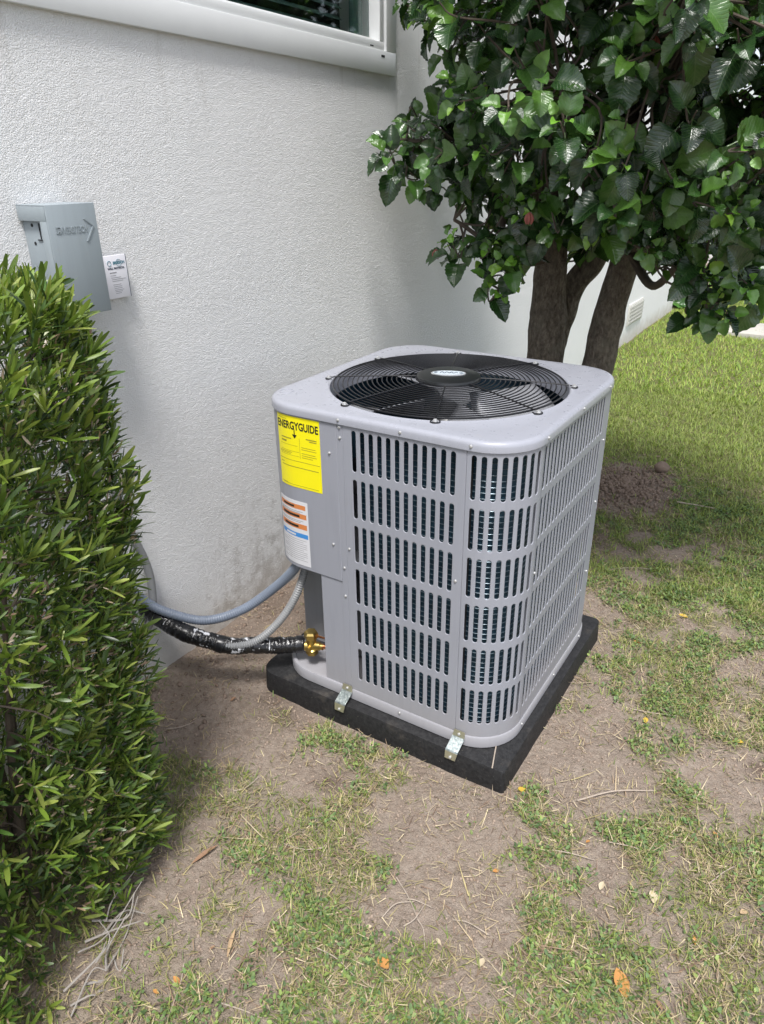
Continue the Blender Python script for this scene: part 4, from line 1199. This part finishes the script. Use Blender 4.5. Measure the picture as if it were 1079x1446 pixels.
# ================================================================== GRASS, WEEDS, LITTER
def gblade(seg=3, w=.05, bend=.5):
    V = []; F = []
    for i in range(seg+1):
        t = i/seg; ww = w*(1-t**1.6)+.004
        y = bend*t*t; z = t*(1-.25*bend*t)
        V += [(-ww, y, z), (ww, y, z)]
    for i in range(seg): q = i*2; F.append((q, q+1, q+3, q+2))
    return np.array(V), F
def scatter_ground(N, xr, yr, fn, power=1.):
    out = []
    got = 0
    while got < N:
        x = rng.uniform(*xr, 20000); y = rng.uniform(*yr, 20000)
        k = rng.random(20000) < fn(x, y)**power
        out.append(np.stack([x[k], y[k]], -1)); got += k.sum()
    return np.concatenate(out)[:N]
def blades(name, XY, smin, smax, colA, bend, w, flat=0., seg=3, tip=None, lay=None):
    N = len(XY); tV, tF = gblade(seg, w, bend)
    az = rng.uniform(0, 6.28, N); tilt = np.abs(rng.normal(size=N))*flat
    if lay is not None: tilt = rng.uniform(lay[0], lay[1], N)
    d = np.stack([np.cos(az)*np.sin(tilt), np.sin(az)*np.sin(tilt), np.cos(tilt)], -1)
    fwd = np.stack([np.cos(az)*np.cos(tilt), np.sin(az)*np.cos(tilt), -np.sin(tilt)], -1)
    sd = np.cross(fwd, d)
    S = rng.uniform(smin, smax, N)
    Mx = np.stack([sd, fwd, d], -1)*S[:, None, None]
    T = np.stack([XY[:, 0], XY[:, 1], hgt(XY[:, 0], XY[:, 1])+(-.002 if lay is None else .004)], -1)
    if lay is not None: T[:, 2] += rng.uniform(-.002, .006, N)
    col = colA[rng.integers(len(colA), size=N)]*rng.uniform(.7, 1.3, (N, 1))
    return scatter_mesh(name, tV, tF, None, Mx, T, col)
GR = np.array([[.18, .235, .05], [.24, .29, .065], [.14, .20, .045], [.34, .32, .12], [.46, .39, .21]])
GD = np.array([[.42, .33, .21], [.54, .45, .30], [.28, .20, .13], [.36, .30, .15], [.20, .13, .09], [.30, .24, .17]])
GW = np.array([[.13, .205, .07], [.17, .25, .08], [.10, .165, .06], [.22, .29, .08]])
near = lambda x, y: np.clip(density(x, y), 0, 1)
XY = scatter_ground(95000, (0.02, 2.5), (-1.3, 1.6), near, 1.2)
stuff(tag(link('grass', blades('grass', XY, .012, .034, GR, .55, .045, .55), M['grass']), 'patchy short green grass growing in the bare soil', 'grass'))
XY = scatter_ground(100000, (0.02, 3.2), (1.2, 4.2), near, 1.)
g2 = stuff(tag(link('lawn_grass', blades('lawn_grass', XY, .020, .045, np.vstack([GR[:3]*1.15, [[.24, .31, .06], [.30, .33, .10]]]), .5, .05, .5, 2), M['grass']), 'thicker green lawn behind the air conditioner', 'grass'))
XY = scatter_ground(90000, (0.02, 4.5), (4.0, 9.6), near, 1.)
GY_ = np.array([[.23, .34, .05], [.29, .39, .06], [.19, .30, .05], [.38, .40, .11]])
g3 = stuff(tag(link('far_lawn_grass', blades('far_lawn_grass', XY, .03, .055, GY_, .5, .075, .5, 1), M['grass']), 'bright yellow green lawn along the far end of the house', 'grass'))
# broad little weed leaves
def weed_tmpl():
    V = [(0, 0, 0), (-.28, .35, .10), (0, .40, .02), (.28, .35, .10), (-.20, .8, .06), (0, 1, -.04), (.20, .8, .06), (0, .8, .0)]
    F = [(0, 2, 1, 1), ]
    return np.array(V), [(0, 3, 2, 1), (1, 2, 7, 4), (2, 3, 6, 7), (4, 7, 6, 5)]
wV, wF = weed_tmpl()
lushf = lambda x, y: np.clip(density(x, y)*1.2-.2, 0, 1)*np.clip((fbm(x, y, 7, 123, 3)+.10*(x-.9))*3.4-1.3, 0, 1)
XY = scatter_ground(9500, (0.02, 2.4), (-1.3, 2.4), lushf, 1.)
XYr = np.repeat(XY, 7, 0)+rng.normal(size=(len(XY)*7, 2))*.010; N = len(XYr)
az = rng.uniform(0, 6.28, N); el = rng.uniform(.05, .9, N)
d = np.stack([np.cos(az)*np.cos(el), np.sin(az)*np.cos(el), np.sin(el)], -1)
Mx = frames(d, np.tile([0, 0, 1.], (N, 1))+rng.normal(size=(N, 3))*.35)*rng.uniform(.006, .015, N)[:, None, None]
T = np.stack([XYr[:, 0], XYr[:, 1], hgt(XYr[:, 0], XYr[:, 1])+rng.uniform(0, .012, N)], -1)
stuff(tag(link('clover_weeds', scatter_mesh('clover_weeds', wV, wF, None, Mx, T, GW[rng.integers(4, size=N)]*rng.uniform(.7, 1.4, (N, 1))), M['grass']), 'low broad leaved green weeds matted among the grass', 'weeds'))
# straw
dryf = lambda x, y: np.clip(.22+density(x, y)*.9, 0, 1)*np.clip(fbm(x, y, 9, 223, 4)*5-2.0, .05, 1)*(((x < PADX0-.005) | (x > PADX1+.005) | (y < PADY0-.005) | (y > PADY1)))*(x > .02)
XY = scatter_ground(52000, (0.02, 2.5), (-1.3, 2.6), dryf, 1.)
stuff(tag(link('dry_straw', blades('dry_straw', XY, .007, .036, GD, -.12, .035, 0, 2, None, (1.25, 1.6)), M['dry']), 'dry straw and dead grass blades lying over the soil', 'straw'))
XY = scatter_ground(420, (0.05, 2.4), (-1.2, 2.4), dryf, 1.)
stuff(tag(link('chaff', blades('chaff', XY, .03, .09, GD*1.15, -.10, .016, 0, 3, None, (1.42, 1.6)), M['dry']), 'longer pale straw stalks lying flat on the ground', 'straw'))
# soil crumbs
def rock_mesh():
    bm = bmesh.new(); bmesh.ops.create_icosphere(bm, subdivisions=1, radius=1)
    for v in bm.verts: v.co *= random.uniform(.7, 1.2)
    V = np.array([v.co[:] for v in bm.verts]); F = [tuple(v.index for v in f.verts) for f in bm.faces]; bm.free(); return V, F
rV, rF = rock_mesh()
def crumbs(name, XY, smin, smax, mat, label, pw=3):
    N = len(XY); ax = rand_unit(N); Mx = frames(ax, rand_unit(N))
    S = smin+(smax-smin)*rng.random(N)**pw
    Mx = Mx*S[:, None, None]*rng.uniform(.7, 1.2, (N, 1, 3))
    T = np.stack([XY[:, 0], XY[:, 1], hgt(XY[:, 0], XY[:, 1])+S*.25], -1)
    stuff(tag(link(name, scatter_mesh(name, rV, rF, None, Mx, T, np.ones((N, 3))), mat), label, 'soil'))
out = lambda x, y: ((x < PADX0-.01) | (x > PADX1+.01) | (y < PADY0-.01) | (y > PADY1+.01)) & (x > .01)
XY = scatter_ground(26000, (.02, 2.4), (-1.25, 2.6), lambda x, y: out(x, y)*np.clip(.5-density(x, y), .02, 1))
crumbs('soil_crumbs', XY, .0012, .006, M['pebble'], 'fine dry soil crumbs scattered over the bare patches', 4)
a = rng.uniform(0, 6.28, 2600); r_ = np.abs(rng.normal(size=2600))*.19
XY = np.stack([heap[0]-.05+r_*np.cos(a)*1.0, heap[1]-.03+r_*np.sin(a)*1.35], -1); XY = XY[out(XY[:, 0], XY[:, 1])]
crumbs('soil_clods', XY, .003, .015, M['clod'], 'dark crumbly dug soil heaped on the lawn beside the unit', 2.5)
XY = np.stack([rng.uniform(.02, .36, 500), rng.uniform(-.35, .8, 500)], -1)
crumbs('wall_foot_soil', XY, .002, .012, M['clod'], 'dark loose soil along the foot of the white wall', 3)

# one big lump on the heap
bm = bmesh.new(); bmesh.ops.create_icosphere(bm, subdivisions=3, radius=.042)
for v in bm.verts:
    v.co *= 1+.35*(fbm(v.co.x*30+3, v.co.y*30+v.co.z*17, 1., 5, 3)-.5); v.co.z *= .7
lp = onz(935, 662, .03); bmesh.ops.translate(bm, vec=Vector((lp[0], lp[1], .03+hgt(lp[0], lp[1]))), verts=bm.verts)
tag(from_bm('soil_lump', bm, M['clod'], None, 60), 'big round lump of dark soil on top of the dug heap', 'soil lump')

# fallen leaves
def leaf_tmpl(curl):
    V = []; F = []
    for i in range(7):
        t = i/6; w = .30*math.sin(math.pi*min(.98, .06+t*.92))
        for u in (-1, 0, 1): V.append((u*w, t-.5, .22*curl*abs(u)*math.sin(math.pi*t)+.25*curl*(t-.5)**2))
    for i in range(6):
        for j in range(2): q = i*3+j; F.append((q, q+1, q+4, q+3))
    return np.array(V), F
LEAFC = {'yellow': (.62, .42, .06), 'orange': (.50, .24, .07), 'tan': (.46, .33, .20), 'brown': (.28, .165, .10), 'pale': (.55, .46, .32)}
lmesh = {}
for k, c in LEAFC.items():
    for cu in (.5, 1.):
        V, F = leaf_tmpl(cu); me = scatter_mesh('dry_leaf', V, F, None, np.eye(3)[None], np.zeros((1, 3)), np.array([c])); me.materials.append(M['dry']); lmesh[k, cu] = me
def fallen(px, py, kind, size, ang, label, group=None, narrow=1., name='dry_leaf'):
    p = onz(px, py, .006); o = bpy.data.objects.new(name, lmesh[kind, random.choice((.5, 1.))]); C.objects.link(o)
    p[2] = float(hgt(p[0], p[1]))+.006
    o.location = p; o.scale = (size*narrow, size, size*.8); o.rotation_euler = (random.uniform(-.25, .25), random.uniform(-.25, .25), R(ang))
    return tag(o, label, 'leaf', group)
fallen(737, 1116, 'yellow', .028, 40, 'bright yellow fallen leaf beside the pad corner', None, 1.3)
fallen(877, 1388, 'orange', .058, 35, 'largest orange brown fallen leaf curled on the weeds', None, .9)
fallen(912, 1016, 'yellow', .026, 10, 'yellow orange leaf standing on edge beyond the pad on bare soil')
fallen(1042, 1048, 'yellow', .030, 80, 'broad yellow leaf on bare soil at the lawn edge', None, 1.2)
fallen(541, 1362, 'orange', .034, 70, 'crumpled orange leaf among weeds in the foreground lawn', None, 1.2)
fallen(922, 1266, 'pale', .034, 20, 'pale cream dry leaf lying on green weeds')
fallen(965, 868, 'yellow', .034, 85, 'yellow leaf lying in grass beside the unit', None, 1.1)
fallen(1000, 745, 'tan', .035, 20, 'tan leaf lying on the lawn behind the soil heap')
fallen(289, 1205, 'brown', .075, -15, 'long narrow reddish brown leaf on soil beside the shrub', None, .28)
fallen(327, 1330, 'tan', .060, 25, 'long narrow tan leaf on bare soil near the shrub foot', None, .28)
G1 = 'small dry leaves scattered on the ground'
for i in range(26):
    px, py = [(220,1400),(250,1385),(410,1370),(520,1310),(620,1330),(700,1230),(760,1310),(830,1190),(850,1250),(960,1120),(1010,1180),(1050,1290),(980,1330),(1020,1390),(930,1420),(790,1390),(680,1360),(600,1415),(470,1390),(350,1200),(420,1180),(330,990),(300,1340),(1000,960),(900,905),(1060,830)][i]
    kd = random.choice(('tan', 'brown', 'pale', 'orange'))
    fallen(px, py, kd, random.uniform(.014, .026), random.uniform(0, 360), 'small curled %s dry leaf lying on the patchy lawn' % {'pale': 'pale cream'}.get(kd, kd), G1 + ', ' + kd, random.uniform(.6, 1.2))
# twigs
G2 = 'thin dry twigs on the ground'
def twig(a, b, rad, label, group=None, bendv=.012, z=.008, forks=0):
    p = onz(*a, z); q = onz(*b, z)
    p[2] = hgt(p[0], p[1])+z*.8; q[2] = hgt(q[0], q[1])+z
    m = (p+q)/2+np.array([random.uniform(-1, 1), random.uniform(-1, 1), .15])*bendv
    o = tube('dry_twig', catmull([p, m, q], 6), np.linspace(rad, rad*.5, 13), M['twig'], None, 6)
    return tag(o, label, 'twig', group)
twig((815,1131), (925,1118), .0024, 'long pale dry stalk on soil between the pad and weeds')
twig((955,711), (1012,720), .0045, 'short thick pale stick on the lawn next to the soil heap', None, .004)
twig((855,806), (925,802), .0014, 'thin curved straw stalk across bare soil by the unit', None, .03)
for a, b in [((560,1240),(590,1300)), ((590,1300),(600,1340)), ((575,1270),(610,1285)), ((540,1295),(585,1275)), ((570,1310),(600,1280)), ((235,1030),(275,1021)), ((455,1195),(400,1190)), ((330,1120),(365,1098)),
             ((780,1200),(840,1215)), ((970,1140),(1000,1175)), ((1000,1250),(1040,1225)), ((690,1320),(640,1300)), ((860,1190),(905,1200)), ((1030,1335),(1060,1370)), ((430,1330),(500,1380)), ((890,1000),(960,1010)), ((260,1360),(240,1430)), ((310,1415),(370,1440)), ((1010,1350),(1045,1320))]:
    if 535 < a[0] < 600 and 1230 < a[1] < 1320:
        twig(a, b, .0016, 'thin dry twig in the tangle of crossing twigs on bare soil', 'tangle of dry twigs')
    else: twig(a, b, .0016, 'thin dry twig lying singly on the patchy soil and grass', G2)
p = onz(695, 1085, PADT); q = onz(702, 1046, PADT)
st = tube('dry_twig', [(*p[:2], PADT+.001), (*((p+q)/2)[:2], PADT+.003), (*q[:2], PADT+.001)], .0018, M['twig'], None, 6)
tag(st, 'short straw lying on the black pad under the unit corner', 'twig')

# ================================================================== FAR BACKGROUND
pth = box('path', (.66, 6.35, -.06), (7.5, 6.95, .035), M['concrete'], None, .006); pth['kind'] = 'structure'
def far_shrub(c, rx, rz, label, n=900):
    c = np.array(c, float); sh = thing('dark_shrub', label, 'shrub', tuple(c), 'shrubs at the far side of the lawn')
    d = rand_unit(n); d[:, 2] = np.abs(d[:, 2]); k = rng.random((n, 1))**.3
    P = c+d*k*np.array([rx, rx*.8, rz])*(1+.2*rng.normal(size=(n, 1)))
    P[:, 2] = np.maximum(P[:, 2], .05)
    Mx = frames(rand_unit(n), d+np.array([0, 0, .6]))*rng.uniform(.10, .18, n)[:, None, None]
    stuff(link('foliage', scatter_mesh('foliage', HV, HF, HUV, Mx, P, DG[rng.integers(5, size=n)]*rng.uniform(.6, 1.6, (n, 1))), M['hib_leaf'], sh))
    for k in range(4):
        tube('stem', [tuple(c+np.array([.1*k-.15, 0, -.05])), tuple(c+np.array([.3*k-.45, .05*k, rz*.8]))], np.array([.03, .012]), M['drystem'], sh, 7)
far_shrub((.45, 10.2, 0), .9, 2.2, 'dark shrub beyond the lawn at the far corner of the house')
far_shrub((1.7, 10.6, 0), 1.0, 2.4, 'dark shrub beyond the lawn past the concrete path')
far_shrub((3.2, 10.8, 0), 1.1, 2.3, 'dark shrub beyond the lawn farthest from the house')
far_shrub((.12, 7.7, 0), .22, .6, 'small plant growing at the far end of the house wall', 90)
fence = thing('garden_wall', 'pale garden wall behind the far shrubs', 'wall', (4, 12, 0))
box('wall_body', (-6, 12, -.1), (14, 12.2, 1.9), M['stucco'], fence); box('coping', (-6.02, 11.97, 1.9), (14.02, 12.23, 1.96), M['concrete'], fence, .01)
